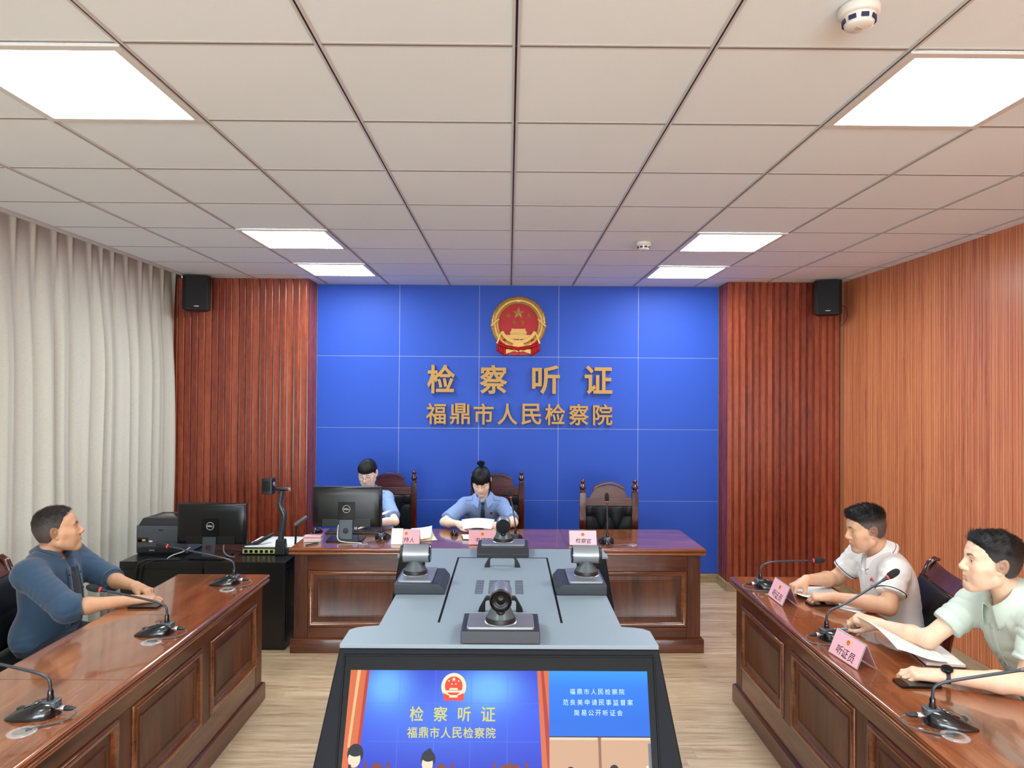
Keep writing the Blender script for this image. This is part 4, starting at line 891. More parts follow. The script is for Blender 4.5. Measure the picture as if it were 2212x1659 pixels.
# ================================================================ MONITORS
MONB = plain('monitor_black', (17, 18, 20), .32, bump=.04, bscale=700); MONG = plain('monitor_gloss', (9, 9, 11), .15); STAND = plain('stand_grey', (70, 78, 84), .4, .3); LOGO = plain('logo_silver', (196, 198, 200), .4)
def monitor(label, loc, rotz, hole_mat=False):
    """rear side looks along local -y"""
    r = thing('monitor', label, 'monitor', loc, rotz, 'black flat monitors seen from behind'); w, z0, z1 = .258, .092, .394
    b = MB(); b.box(-w, w, .0, .018, z0, z1); obj('screen_frame', b, MONB, r, bev=.004)
    obj('display', MB().box(-w+.012, w-.012, .018, .0195, z0+.016, z1-.012), plain('dark_screen', (120, 150, 200), .2, emis=(150, 180, 220), es=.5), r, smooth=False)
    b = MB(); rings(b, [(.0, .0), (.004, -.014), (.02, -.022), (.06, -.028)], (-w+.002, w-.002, z0+.002, z1-.002), lambda u, v, d: (u, d, v)); back = obj('rear_shell', b, MONB, r, angle=50)
    obj('vent_slot', MB().box(-.19, .185, -.0222, -.014, z1-.026, z1-.0235), BLK, back, smooth=False)
    obj('port_bay', MB().box(-.18, .18, -.030, -.02, z0+.006, z0+.062), plain('monitor_bay', (12, 13, 15), .45), back, bev=.003)
    pl = obj('mount_cover', MB().box(-.062, .062, -.0315, -.02, z0+.062, z0+.192), MONG, back, bev=.001)
    b = MB(); b.lathe([(.0255, 0), (.0255, .0012), (.0285, .0012), (.0285, 0)], 48, 0, FX @ mxyz(0, z0+.138, .0315), cap=False); obj('logo_ring', b, LOGO, pl, angle=30)
    v, f = glyph('DELL', 1, extrude=.02, offset=.03); v = fit(v, w=.041, h=.0125); obj('logo_letters', MB().add([(x, y, z*.03) for x, y, z in v], f, 0, FX @ mxyz(0, z0+.138, .0322)), LOGO, pl, smooth=False, recalc=False)
    # neck with a round cable hole
    zb, zt, hw, cz, cr = .012, z0+.06, .048, .085-.012, .021; yk = lambda z: -.052+.1*(z-.012)
    N = 40; outer = []
    for i in range(N):
        a = 2*PI*i/N; c, s = math.cos(a), math.sin(a); t = min(hw*(1-.06*(0))/max(abs(c), 1e-6), ((zt-cz) if s > 0 else (cz-zb))/max(abs(s), 1e-6)); outer.append((t*c, cz+t*s))
    for q in ((hw, zt), (-hw, zt), (-hw, zb), (hw, zb)):
        j = min(range(N), key=lambda k: (outer[k][0]-q[0])**2+(outer[k][1]-q[1])**2); outer[j] = q
    inner = [(cr*math.cos(2*PI*i/N), cz+cr*math.sin(2*PI*i/N)) for i in range(N)]; vs = []
    for y in (-.006, .006):
        for ring in (outer, inner): vs += [(x, yk(z)+y, z) for x, z in ring]
    fs = []
    for i in range(N):
        j = (i+1) % N; fs += [(i, j, N+j, N+i), (2*N+i, 3*N+i, 3*N+j, 2*N+j), (i, 2*N+i, 2*N+j, j), (N+i, N+j, 3*N+j, 3*N+i)]
    obj('neck', MB().add(vs, fs), STAND, r, angle=40)
    b = MB(); b.prism(rrect(-.135, .125, -.10, .095, .012), 0, .012); obj('foot', b, MONB, r, bev=.003)
    return r
MON1 = monitor('flat black monitor on the black cabinet beside the printer', (-2.168, 5.10, .627), -.05)
MON2 = monitor('flat black monitor on the bench, in front of the woman with glasses', (-1.20, 5.185, TZ), .02)
def cord(name, label, pts, rad, mat, cat='cable', group=None):
    P = [Vector(p) for p in pts]
    for _ in range(3):
        Q = [P[0]]
        for a, c in zip(P, P[1:]): Q += [a*.75+c*.25, a*.25+c*.75]
        P = Q+[P[-1]]
    if not isinstance(cat, str):           # a cord plugged into a thing moves with it: a part of that thing
        bpy.context.view_layer.update(); inv = cat.matrix_world.inverted(); return obj(name, MB().tube([inv @ p for p in P], rad, 8), mat, cat)
    o = obj(name, MB().tube(P, rad, 8), mat); return tag(o, label, cat, group)
WCAB = plain('cable_pale_grey', (206, 206, 200), .5)
cord('cable', 'pale video cable curving from the bench monitor to the desk grommet', [(-1.258, 5.16, .86), (-1.26, 5.135, .80), (-1.245, 5.08, .755), (-1.18, 5.05, .748), (-1.10, 5.045, .747), (-1.05, 5.035, .745)], .0045, WCAB, MON2)
cord('cable', 'dark power cable hanging from the bench monitor beside its neck', [(-1.115, 5.16, .86), (-1.115, 5.14, .80), (-1.09, 5.08, .76), (-1.065, 5.05, .75), (-1.047, 5.03, .746)], .0035, RUB, MON2)
# ================================================================ PRINTER
PG = plain('printer_grey', (84, 90, 98), .5); PD = plain('printer_dark', (38, 41, 46), .45)
def printer():
    r = thing('printer', 'grey desktop printer on the black cabinet next to the curtain', 'printer', (-2.568, 5.165, .627), .0); w, d = .19, .34
    obj('body', MB().box(-w, w, 0, d, .006, .215), PG, r, bev=.008)
    obj('rear_cover', MB().box(-w+.008, w-.008, -.004, .01, .092, .196), PG, r, bev=.003)
    obj('cover_latch', MB().box(-.022, .012, -.0065, 0, .176, .186), PD, r, bev=.002)
    tp = MB(); tp.prism([(-w+.015, -.002), (w, -.002), (w-.004, d-.02), (-w+.03, d-.02)], .215, .262, top=[(-w+.03, .035), (w-.004, .03), (w-.01, d-.03), (-w+.045, d-.03)]); obj('output_lid', tp, PD, r, bev=.006)
    obj('output_recess', MB().prism([(-.10, .07), (w-.03, .07), (w-.03, .25), (-.10, .25)], .259, .2635, top=[(-.08, .085), (w-.05, .085), (w-.05, .235), (-.08, .235)]), BLK, r)
    obj('lower_tray', MB().box(-w+.012, w-.01, -.008, .02, .012, .052), PD, r, bev=.004)
    obj('slot', MB().box(-w+.05, .1, -.006, .004, .056, .084), PG, r, bev=.003)
    lab = lambda nm, x0, x1, z0, z1, m: obj(nm, MB().box(x0, x1, -.0064, -.003, z0, z1), m, r, smooth=False)
    lab('label_plate', -.178, -.10, .092, .124, plain('label_black', (28, 28, 30), .5)); lab('label_white', -.179, -.144, .0935, .108, WHITE); lab('label_white', -.092, -.066, .091, .103, WHITE)
    obj('label_yellow', MB().box(-.142, -.117, -.0072, -.006, .0985, .113), plain('label_yellow', (222, 208, 50), .6), r, smooth=False)
    obj('label_green', MB().box(-.088, -.05, -.0095, -.008, .028, .036), plain('label_green', (120, 186, 120), .6), r, smooth=False)
    obj('foot', MB().box(-w+.01, w-.01, .01, d-.01, 0, .008), PD, r)
printer()
# ================================================================ DOCUMENT CAMERA
def visualiser():
    r = thing('document_camera', 'black document camera with a bent arm and two side lamps on the cabinet', 'document camera', (-1.78, 5.17, .627)); d = SOFTB
    obj('base_unit', MB().box(-.20, .18, .0, .40, .0, .05), PD, r, bev=.006)
    obj('stage', MB().box(-.19, .17, .03, .39, .05, .054), WHITE, r, bev=.002)
    obj('rear_panel', MB().box(-.19, .07, -.003, .004, .010, .042), plain('panel_yellow_green', (196, 206, 120), .6), r, smooth=False)
    for i in range(6): obj('port', MB().box(-.175+i*.038, -.175+i*.038+.022, -.007, 0, .015, .036), BLK, r, bev=.001)
    b = MB(); b.prism([(.05, -.02), (.13, -.02), (.13, .05), (.05, .05)], .0, .115, top=[(.056, -.012), (.124, -.012), (.124, .04), (.056, .04)]); obj('arm_socket', b, d, r, bev=.008)
    A = [(.088, .01, .10), (.092, .01, .16), (.105, .01, .24), (.112, .01, .28), (.108, .01, .31), (.088, .01, .345), (.079, .01, .375), (.084, .01, .42), (.094, .01, .475)]
    P = [Vector(p) for p in A]
    for _ in range(2):
        Q = [P[0]]
        for a, c in zip(P, P[1:]): Q += [a*.75+c*.25, a*.25+c*.75]
        P = Q+[P[-1]]
    obj('arm', MB().tube(P, .0215, 20), plain('arm_dark', (58, 64, 68), .28, .3), r, angle=60)
    obj('cross_joint', MB().lathe([(.012, -.045), (.0135, -.04), (.0135, .05), (.012, .053)], 20, mtx=mxyz(.092, .01, .488, 0, 0, PI/2)), d, r, angle=40)
    obj('joint_knob', MB().lathe([(.0135, 0), (.0145, .004), (.0135, .016), (.0, .017)], 20, mtx=mxyz(.142, .01, .488, 0, 0, PI/2)), CHROME, r, angle=40)
    hb = MB(); hb.prism(rrect(-.042, .042, -.035, .045, .012), .452, .57); hd = obj('camera_head', hb, plain('head_black', (24, 25, 28), .4), r, bev=.005, loc=(-.005, 0, 0))
    for i in range(14): obj('vent_slot', MB().box(-.03, .026, -.0366, -.034, .475+i*.0056, .4775+i*.0056), BLK, hd, smooth=False)
    obj('head_dial', MB().lathe([(.018, 0), (.018, .008), (.012, .01)], 20, mtx=mxyz(.04, .0, .525, 0, 0, PI/2)), CHROME, hd, angle=40)
    for s, q in ((1, [(.17, .10, .05), (.172, .10, .13), (.178, .10, .205)]), ):
        obj('lamp_post', MB().tube(q, .011, 12, flat=.7), d, r)
        obj('lamp_bar', MB().tube([(.172, .09, .205), (.18, .10, .213), (.235, .13, .252), (.246, .135, .258)], [.014, .0165, .0165, .013], 14), plain('lamp_grey', (84, 86, 92), .3), r)
    obj('lamp_post', MB().tube([(-.19, .06, .05), (-.16, .07, .062), (-.10, .08, .07)], .011, 12), d, r)
    obj('lamp_bar', MB().tube([(-.13, .06, .072), (-.10, .08, .078), (-.03, .16, .115), (-.02, .17, .12)], [.013, .0155, .0155, .012], 14), d, r)
visualiser()
def keyboard(label, loc, rotz, w=.44, d=.13):
    r = thing('keyboard', label, 'keyboard', loc, rotz, 'black keyboards'); b = MB(); b.prism([(-w/2, 0), (w/2, 0), (w/2, d), (-w/2, d)], 0, .016, top=[(-w/2+.003, .003), (w/2-.003, .003), (w/2-.003, d-.003), (-w/2+.003, d-.003)]); obj('case', b, SOFTB, r, bev=.003)
    km = plain('key_black', (34, 36, 40), .4)
    for j in range(5):
        b = MB(); n = 18 if j else 14
        for i in range(n): q = (w-.02)/n; b.box(-w/2+.01+i*q+.0015, -w/2+.01+(i+1)*q-.0015, .01+j*.0225, .01+j*.0225+.0185, .015, .0225)
        o = obj('keys', b, km, r, smooth=False); o['kind'] = 'stuff'
keyboard('black keyboard behind the bench monitor', (-1.19, 5.36, TZ), .02)
keyboard('black keyboard on the cabinet between the monitor and the document camera', (-1.83, 5.585, .627), .15, .34)
MOUSE = plain('mouse_black', (20, 21, 24), .22, coat=.4)
def mouse(label, loc, rotz):
    r = thing('computer_mouse', label, 'mouse', loc, rotz, 'black computer mice'); b = MB()
    b.grid(lambda u, v: ((.03*math.cos(2*PI*u)*math.sin(PI*.5*(1-v))**.6), .052*math.sin(2*PI*u)*math.sin(PI*.5*(1-v))**.6, .001+.034*math.sin(PI*.5*v)**.8*(1-.15*math.sin(2*PI*u))), 32, 10, closed_u=True); obj('shell', b, MOUSE, r, angle=80)
    obj('wheel', MB().lathe([(.0065, -.003), (.007, 0), (.0065, .003)], 16, mtx=mxyz(0, .03, .0265, 0, 0, PI/2)), CHROME, r)
    return r
mouse('black computer mouse at the end of the bench beside the cherry slats', (-1.488, 5.43, TZ), -.5); mouse('black computer mouse by the reading woman in the necktie', (-.415, 5.37, TZ), .1)
# pink boxes, pen, papers
bx = thing('card_box', 'clear box of pink and white cards at the bench corner', 'box', (-1.43, 5.105, TZ), .06)
obj('clear_case', MB().box(-.066, .066, -.035, .035, .0, .046), CLEAR, bx, bev=.001)
for k, c in enumerate((WHITE, PINK, WHITE, REDC, PINK)): obj('card_stack', MB().box(-.06, .06, -.03, .03, .003+k*.008, .0105+k*.008), c, bx, smooth=False)
def pen(label, loc, M_, mats):
    r = thing('pen', label, 'pen', loc); 
    obj('barrel', MB().lathe([(.0045, .02), (.005, .03), (.005, .115), (.0045, .125)], 16, mtx=M_), mats[0], r); obj('tip', MB().lathe([(.0007, 0), (.002, .006), (.0045, .02)], 14, mtx=M_), CHROME, r); obj('clip', MB().box(-.0015, .0015, .0048, .0072, .09, .13, mtx=M_), CHROME, r, bev=.0006); obj('push_button', MB().lathe([(.003, .125), (.003, .136), (.0, .138)], 12, mtx=M_), CHROME, r)
    return r
pen('dark pen lying on the bench between the card box and the monitor foot', (-1.362, 5.045, TZ+.006), basis((0, 0, 0), (0, 0, 1), (-1, .8, 0)), [RUB])
PAP = plain('written_paper', (242, 243, 240), .75, bscale=300, var=.02)
def sheet(name, label, fn, nu, nv, cat='paper', group=None, mat=None):
    b = MB(); b.grid(fn, nu, nv); o = obj(name, b, mat or PAP, solid=.0008, angle=80); return tag(o, label, cat, group)
def quadfn(a, b_, c, d, bend=None):
    A, B, C_, D = map(Vector, (a, b_, c, d))
    return lambda u, v: tuple((A*(1-u)+B*u)*(1-v)+(D*(1-u)+C_*u)*v+(Vector(bend(u, v)) if bend else Vector()))
ph = TZ+.001
def lines(pts_fn, n, m, par_name):
    """thin grey lines of print laid just above a sheet"""
    b = MB()
    for j in range(n):
        v = .12+.76*j/(n-1); e = .92 if (j*7) % 5 else .55
        for i in range(m):
            u0 = .1+(e-.1)*i/m; u1 = .1+(e-.1)*(i+1)/m-.012; P = [Vector(pts_fn(u, w))+Vector((0, 0, .0009)) for u, w in ((u0, v), (u1, v), (u1, v+.012), (u0, v+.012))]; b.add([tuple(p) for p in P], [(0, 1, 2, 3)])
    return b
PRINT = plain('print_grey', (186, 190, 196), .8)
def printed(name, label, fn, nu, nv, n=14):
    o = sheet(name, label, fn, nu, nv); w = obj('print', lines(fn, n, 4, ''), PRINT, o, smooth=False, recalc=False); w['kind'] = 'stuff'; return o
for k, (dx, rz, lab) in enumerate(((0, .05, 'white papers stacked on the bench beyond the note card'), (.03, .3, 'pale yellow paper under the white papers beyond the note card'))):
    c, s_ = math.cos(rz), math.sin(rz); f = lambda x, y: (-.66+dx+c*x-s_*y, 5.245+s_*x+c*y, ph+.004*(1-k)+.012*x*x/.01*0)
    sheet('paper', lab, quadfn(f(-.08, -.1), f(.08, -.1), f(.08, .12), f(-.08, .12), (lambda u, v: (0, 0, .045*v*v+.02*u*u)) if not k else (lambda u, v: (0, 0, .03*v*v))), 6, 8, mat=WHITE if not k else plain('pale_yellow_paper', (238, 232, 196), .8))
sheet('paper', 'blank white sheets lying under the document camera lens', quadfn((-1.95, 5.22, .683), (-1.63, 5.22, .683), (-1.63, 5.54, .683), (-1.95, 5.54, .683)), 2, 2)
cord('cabinet_cable', 'black cable looping over the front of the printer cabinet', [(-2.37, 5.02, .634), (-2.46, 5.0, .634), (-2.54, 4.985, .634), (-2.60, 4.96, .632), (-2.635, 4.94, .60), (-2.64, 4.937, .45), (-2.642, 4.936, .25)], .006, RUB)
cord('cabinet_cable', 'second black cable looping over the front of the printer cabinet', [(-2.34, 4.985, .634), (-2.44, 4.97, .634), (-2.53, 4.962, .633), (-2.60, 4.936, .60), (-2.612, 4.932, .45), (-2.615, 4.932, .25)], .005, RUB)
cord('cable', 'pale cable plugged in under the cabinet monitor', [(-2.32, 5.09, .70), (-2.36, 5.07, .67), (-2.42, 5.04, .655), (-2.45, 5.02, .637), (-2.44, 4.99, .634)], .004, WCAB, MON1)
cord('cable', 'grey video cable hanging from the cabinet monitor towards the document camera', [(-2.07, 5.075, .73), (-2.065, 5.05, .68), (-2.03, 5.03, .65), (-1.98, 5.05, .637), (-1.995, 5.08, .634)], .0045, plain('cable_mid_grey', (110, 116, 124), .5), MON1)
cord('cable', 'tangled black cable behind the foot of the cabinet monitor', [(-2.35, 5.2, .634), (-2.2, 5.3, .634), (-2.0, 5.25, .634), (-1.999, 5.2, .634), (-1.99, 5.13, .636)], .004, RUB, MON1)
# mobile phones
def phone(label, loc, rotz, tilt=0):
    r = thing('mobile_phone', label, 'mobile phone', loc, rotz, 'black mobile phones lying on the tables')
    obj('body', MB().prism(rrect(-.077, .077, -.037, .037, .008), 0, .009), plain('phone_black', (18, 20, 26), .25, .3), r, bev=.0015); obj('glass', MB().prism(rrect(-.075, .075, -.0355, .0355, .007), .009, .0096), BLK, r); return r
phone('black mobile phone near the hands of the navy shirted person', (-1.845, 3.556, TZ), .0)
phone('black mobile phone under the forearm of the man in white polo', (1.655, 3.655, TZ), .02)
phone('black mobile phone beside the wristwatch hand of the man in green polo', (1.565, 2.652, TZ), -.02)
# ================================================================ PEOPLE: signed distance modelling, one continuous skin per person
F32 = np.float32
def _v(a): return np.asarray(a, dtype=F32)
def unit(a): a = np.asarray(a, float); return a/np.linalg.norm(a)
class SDF:
    def __init__(s): s.ops = []
    def rc(s, a, b, r1, r2, k=.02, op='+', flat=None):
        """round cone; flat = (direction, factor) squeezes it along a direction"""
        s.ops.append(('rc', _v(a), _v(b), r1, r2, flat, k, op)); return s
    def el(s, c, r, k=.02, op='+', R=None): s.ops.append(('el', _v(c), _v(r), None if R is None else _v(R), k, op)); return s
    def cap(s, a, b, r1, r2, k=.02, op='+'): s.ops.append(('cap', _v(a), _v(b), r1, r2, k, op)); return s   # flat cut at b
    def plane(s, p, n, k=.002, op='&'): s.ops.append(('pl', _v(p), _v(unit(n)), k, op)); return s
    def fn(s, f, k=.02, op='+'): s.ops.append(('fn', f, k, op)); return s
    def __call__(s, P):
        d = None
        for o in s.ops:
            t = o[0]
            if t == 'rc' or t == 'cap':
                a, b = o[1], o[2]; ba = b-a; pa = P-a; L2 = float(ba@ba)+1e-12
                if t == 'rc' and o[5] is not None:
                    n = _v(unit(o[5][0])); q = pa@n; pa = pa+np.outer(q*(o[5][1]-1), n)
                h = np.clip(pa@ba/L2, 0, 1); w = pa-np.outer(h, ba); x = np.sqrt(np.einsum('ij,ij->i', w, w))-(o[3]+(o[4]-o[3])*h)
                if t == 'cap': x = np.maximum(x, (P-b)@(ba/math.sqrt(L2)))
            elif t == 'el':
                q = P-o[1]
                if o[3] is not None: q = q@o[3]
                k0 = np.sqrt((np.square(q/o[2])).sum(1)); k1 = np.sqrt((np.square(q/np.square(o[2]))).sum(1))+1e-9; x = k0*(k0-1)/k1
            elif t == 'pl': x = (P-o[1])@o[2]
            else: x = o[1](P)
            k, op = o[-2], o[-1]
            if d is None: d = x; continue
            if op == '+': h = np.clip(.5+.5*(d-x)/k, 0, 1); d = d*(1-h)+x*h-k*h*(1-h)
            elif op == '-': x = -x; h = np.clip(.5-.5*(d-x)/k, 0, 1); d = d*(1-h)+x*h+k*h*(1-h)
            else: h = np.clip(.5-.5*(d-x)/k, 0, 1); d = d*(1-h)+x*h+k*h*(1-h)
        return d
def bounded(f, c, R):
    """evaluate f only near c; elsewhere a cheap lower-detail distance"""
    c = _v(c)
    def g(P):
        d = np.sqrt(np.square(P-c).sum(1)); out = d-R*.8; m = d < R
        if m.any(): out[m] = f(P[m])
        return out
    return g
def polygonise(fn, lo, hi, res, B=8):
    lo = np.asarray(lo, float); hi = np.asarray(hi, float); nb = np.maximum(1, np.ceil((hi-lo)/(res*B)).astype(int)); N = nb*B
    ax = [lo[i]+res*B*(np.arange(nb[i])+.5)-res*.5 for i in range(3)]
    G = np.stack(np.meshgrid(*ax, indexing='ij'), -1).reshape(-1, 3).astype(F32); dc = fn(G); half = res*B*.5*math.sqrt(3)
    act = np.abs(dc) < half*1.35+.012; D = np.repeat(np.repeat(np.repeat(dc.reshape(nb), B, 0), B, 1), B, 2).astype(F32)
    idx = np.argwhere(act.reshape(nb)); off = np.stack(np.meshgrid(*[np.arange(B)]*3, indexing='ij'), -1).reshape(-1, 3)
    for st in range(0, len(idx), 700):
        ii = (idx[st:st+700, None, :]*B+off[None]).reshape(-1, 3); D[ii[:, 0], ii[:, 1], ii[:, 2]] = fn((lo+ii*res).astype(F32))
    # surface nets
    sg = D < 0; n = np.array(D.shape); c = [sg[a:n[0]-1+a, b:n[1]-1+b, e:n[2]-1+e] for a in (0, 1) for b in (0, 1) for e in (0, 1)]
    cnt = sum(x.astype(np.int8) for x in c); cells = np.argwhere((cnt > 0) & (cnt < 8)); key = np.full(n-1, -1, np.int32); key[tuple(cells.T)] = np.arange(len(cells))
    co = np.array([(a, b, e) for a in (0, 1) for b in (0, 1) for e in (0, 1)]); val = np.stack([D[tuple((cells+o).T)] for o in co], 1)
    acc = np.zeros((len(cells), 3)); num = np.zeros(len(cells))
    for i in range(8):
        for j in range(i+1, 8):
            if abs(co[i]-co[j]).sum() != 1: continue
            m = (val[:, i] < 0) != (val[:, j] < 0); t = val[m, i]/(val[m, i]-val[m, j]+1e-12); acc[m] += co[i]+(co[j]-co[i])*t[:, None]; num[m] += 1
    V = lo+(cells+acc/num[:, None])*res; Q = []
    for a in range(3):
        e = np.zeros(3, int); e[a] = 1; u, w = [np.eye(3, dtype=int)[k] for k in ((1, 2), (2, 0), (0, 1))[a]]
        s0 = sg[:n[0]-e[0], :n[1]-e[1], :n[2]-e[2]]; s1 = sg[e[0]:, e[1]:, e[2]:]; E = np.argwhere(s0 != s1)
        E = E[(E[:, (a+1) % 3] > 0) & (E[:, (a+2) % 3] > 0)]; E = E[np.all(E < n-1, 1)]
        q = np.stack([key[tuple((E-o).T)] for o in (0*e, u, u+w, w)], 1); ok = (q >= 0).all(1); q = q[ok]; fl = s0[tuple(E[ok].T)]; q[fl] = q[fl][:, ::-1]; Q.append(q[:, ::-1])
    return V, np.concatenate(Q)
def np_mesh(name, V, Q, mats, parent, loc, tint=None, smooth=True):
    V = np.asarray(V)-np.asarray(loc); me = bpy.data.meshes.new(name); me.vertices.add(len(V)); me.vertices.foreach_set('co', V.astype(F32).ravel())
    me.loops.add(Q.size); me.loops.foreach_set('vertex_index', Q.astype(np.int32).ravel()); me.polygons.add(len(Q)); me.polygons.foreach_set('loop_start', np.arange(0, Q.size, 4, dtype=np.int32))
    me.update(calc_edges=True)
    if smooth: me.shade_smooth()
    if tint is not None:
        a = me.color_attributes.new('tint', 'FLOAT_COLOR', 'POINT'); a.data.foreach_set('color', np.concatenate([tint, np.ones((len(V), 1))], 1).astype(F32).ravel())
    return mesh_obj(name, me, mats, parent)
def keep(V, Q, m):
    """keep faces whose mask (per vertex) is all true"""
    q = Q[m[Q].all(1)]; u, inv = np.unique(q, return_inverse=True); return V[u], inv.reshape(q.shape)
def join(parts):
    V = []; Q = []; T = []; o = 0
    for v, q, t in parts: V.append(v); Q.append(q+o); T.append(t); o += len(v)
    return np.concatenate(V), np.concatenate(Q), np.concatenate(T)
_rs = np.random.RandomState(3); _dirs = _rs.normal(size=(14, 3)); _dirs /= np.linalg.norm(_dirs, axis=1)[:, None]; _ph = _rs.uniform(0, 6.28, 14)
def wob(P, f, seed=0):
    """smooth pseudo noise in about -1..1"""
    r = np.zeros(len(P), F32)
    for i in range(5):
        k = (i+seed*3) % 14; r += np.sin(P@(_dirs[k]*f*(1+.35*i)).astype(F32)+_ph[k]+1.3*np.sin(P@(_dirs[(k+5) % 14]*f*.6).astype(F32)))
    return r/3.2
def skin_mat(name, c, rough=.48):
    t = NT(name); at = t.n.new('ShaderNodeAttribute'); at.attribute_name = 'tint'
    nz = t.noise(t.coord(), 55, 4, .6); base = t.ramp(nz, [(.3, tuple(x*.95 for x in lin(c))), (.7, tuple(min(1, x*1.04) for x in lin(c)))])
    t.link(t.mix(1.0, base, at.outputs['Color'], 'MULTIPLY'), t.b.inputs['Base Color']); t.b.inputs['Roughness'].default_value = rough; t.b.inputs['Specular IOR Level'].default_value = .35
    t.b.inputs['Subsurface Weight'].default_value = .12; t.b.inputs['Subsurface Radius'].default_value = (.012, .005, .003); t.b.inputs['Subsurface Scale'].default_value = .6
    t.bump(t.noise(t.coord(), 700, 2, .6), .06, .001); return t.m
def cloth_mat(name, c, rough=.85, weave=900, var=.05, bump=.12, sheen=.15):
    t = NT(name); v = t.coord(); n = t.noise(v, weave, 2, .6); b2 = t.noise(v, 9, 3)
    f = t.math('ADD', t.math('MULTIPLY', n, .5), t.math('MULTIPLY', b2, .5)); l = lin(c)
    t.link(t.ramp(f, [(.35, tuple(x*(1-var) for x in l)), (.65, tuple(min(1, x*(1+var)) for x in l))]), t.b.inputs['Base Color'])
    t.b.inputs['Roughness'].default_value = rough; t.b.inputs['Sheen Weight'].default_value = sheen; t.bump(n, bump, .001); return t.m
def hair_mat(name, c):
    t = NT(name); n = t.noise(t.coord((140, 30, 60)), 3, 4, .6); l = lin(c); at = t.n.new('ShaderNodeAttribute'); at.attribute_name = 'tint'
    col = t.ramp(n, [(.3, tuple(x*.6 for x in l)), (.7, tuple(min(1, x*1.5) for x in l))]); t.link(t.mix(1.0, col, at.outputs['Color'], 'MULTIPLY'), t.b.inputs['Base Color'])
    t.b.inputs['Roughness'].default_value = .5; t.b.inputs['Specular IOR Level'].default_value = .4; t.bump(n, .5, .003); return t.m
def frame(fwd, up=(0, 0, 1), roll=0):
    """columns right, forward, up"""
    f = unit(fwd); r = unit(np.cross(f, up)); u = np.cross(r, f)
    if roll: c, s = math.cos(roll), math.sin(roll); r, u = r*c+u*s, u*c-r*s
    return np.stack([r, f, u], 1)
def aim(yaw, pitch): return (math.cos(pitch)*math.cos(yaw), math.cos(pitch)*math.sin(yaw), math.sin(pitch))
def plin(z, zs, ys): return np.interp(z, zs, ys).astype(F32)
# ---------------------------------------------------------------- head (local frame: x right, y forward, z up)
def head_sdf(hp):
    w = hp.get('w', 1.0); jaw = hp.get('jaw', 1.0); nz = hp.get('nose', 1.0); op = hp.get('open', 0.0); ch = hp.get('chin', 0.0)
    s = SDF()
    s.el((0, -.012, .036), (.0765*w, .096, .088)); s.el((0, -.018, -.008), (.067*w, .073, .080), .02); s.el((0, .030, -.012), (.062*w, .060, .098), .03)
    s.el((0, .040, .052), (.060*w, .046, .050), .03)
    for q in (-1, 1):
        s.rc((q*.053*w*jaw, .004, -.058), (q*.018*jaw, .066+ch, -.103), .019, .018, .032); s.rc((q*.046*w, .060, -.022), (q*.058*w, .03, -.012), .020, .018, .03)
        s.rc((q*.006, .083, .029), (q*.040*w, .073, .026), .010, .010, .018)
        s.el((q*.034*w, .060, -.058), (.022, .022, .026), .03)
    s.el((0, .076+ch, -.098), (.020, .016, .018), .022)
    s.el((0, .078, -.060), (.026, .017, .028), .02)
    # eye sockets, lids
    for q in (-1, 1):
        s.el((q*.032*w, .0955, .006), (.017, .012, .0115), .014, '-'); s.el((q*.0315*w, .0745, .0055), (.0138, .0145, .0128), .006)
    # nose
    s.rc((0, .088, .016), (0, .104*1+.004*nz, -.022), .0085, .0098, .012); s.el((0, .1055+.004*(nz-1), -.0290), (.0118*nz, .0108, .0098), .010)
    for q in (-1, 1): s.el((q*.0125*nz, .0985, -.0315), (.0078, .0095, .0072), .008)
    for q in (-1, 1): s.el((q*.0065, .1035, -.0395), (.0036, .0055, .0028), .003, '-')
    s.rc((0, .0935, -.038), (0, .0935, -.048), .006, .006, .010)
    # lips
    lp = hp.get('lips', 1.0)
    s.rc((-.017, .0875, -.0605), (0, .0965, -.0575), .0032*lp, .0052*lp, .006); s.rc((.017, .0875, -.0605), (0, .0965, -.0575), .0032*lp, .0052*lp, .006)
    s.rc((-.014, .0875, -.0665), (0, .0945, -.0685), .0035*lp, .0062*lp, .006); s.rc((.014, .0875, -.0665), (0, .0945, -.0685), .0035*lp, .0062*lp, .006)
    s.rc((-.021, .0875, -.0632), (0, .0998, -.0628), .0012, .0013, .003, '-'); s.rc((.021, .0875, -.0632), (0, .0998, -.0628), .0012, .0013, .003, '-')
    s.el((0, .0935, -.0795), (.016, .007, .0055), .008, '-')
    # ears
    for q in (-1, 1):
        R = np.array([[math.cos(q*.42), -math.sin(q*.42), 0], [math.sin(q*.42), math.cos(q*.42), 0], [0, 0, 1]]); R = R@np.array([[1, 0, 0], [0, math.cos(.2), -math.sin(.2)], [0, math.sin(.2), math.cos(.2)]])
        s.el((q*(.0765*w+.0035), -.010, .002), (.0075, .0185, .0325), .006, R=R); s.el((q*(.0765*w+.0105), -.006, .004), (.0065, .0105, .021), .004, '-', R=R)
        s.el((q*(.0765*w+.0035), -.0035, .002), (.006, .005, .008), .005); s.el((q*.0745*w, -.002, -.026), (.007, .0085, .0095), .006)
    if op:
        for q in (-1, 1): s.el((q*.0318*w, .0895, .0048), (.0122, .0075, op), .0015, '-')
    return s
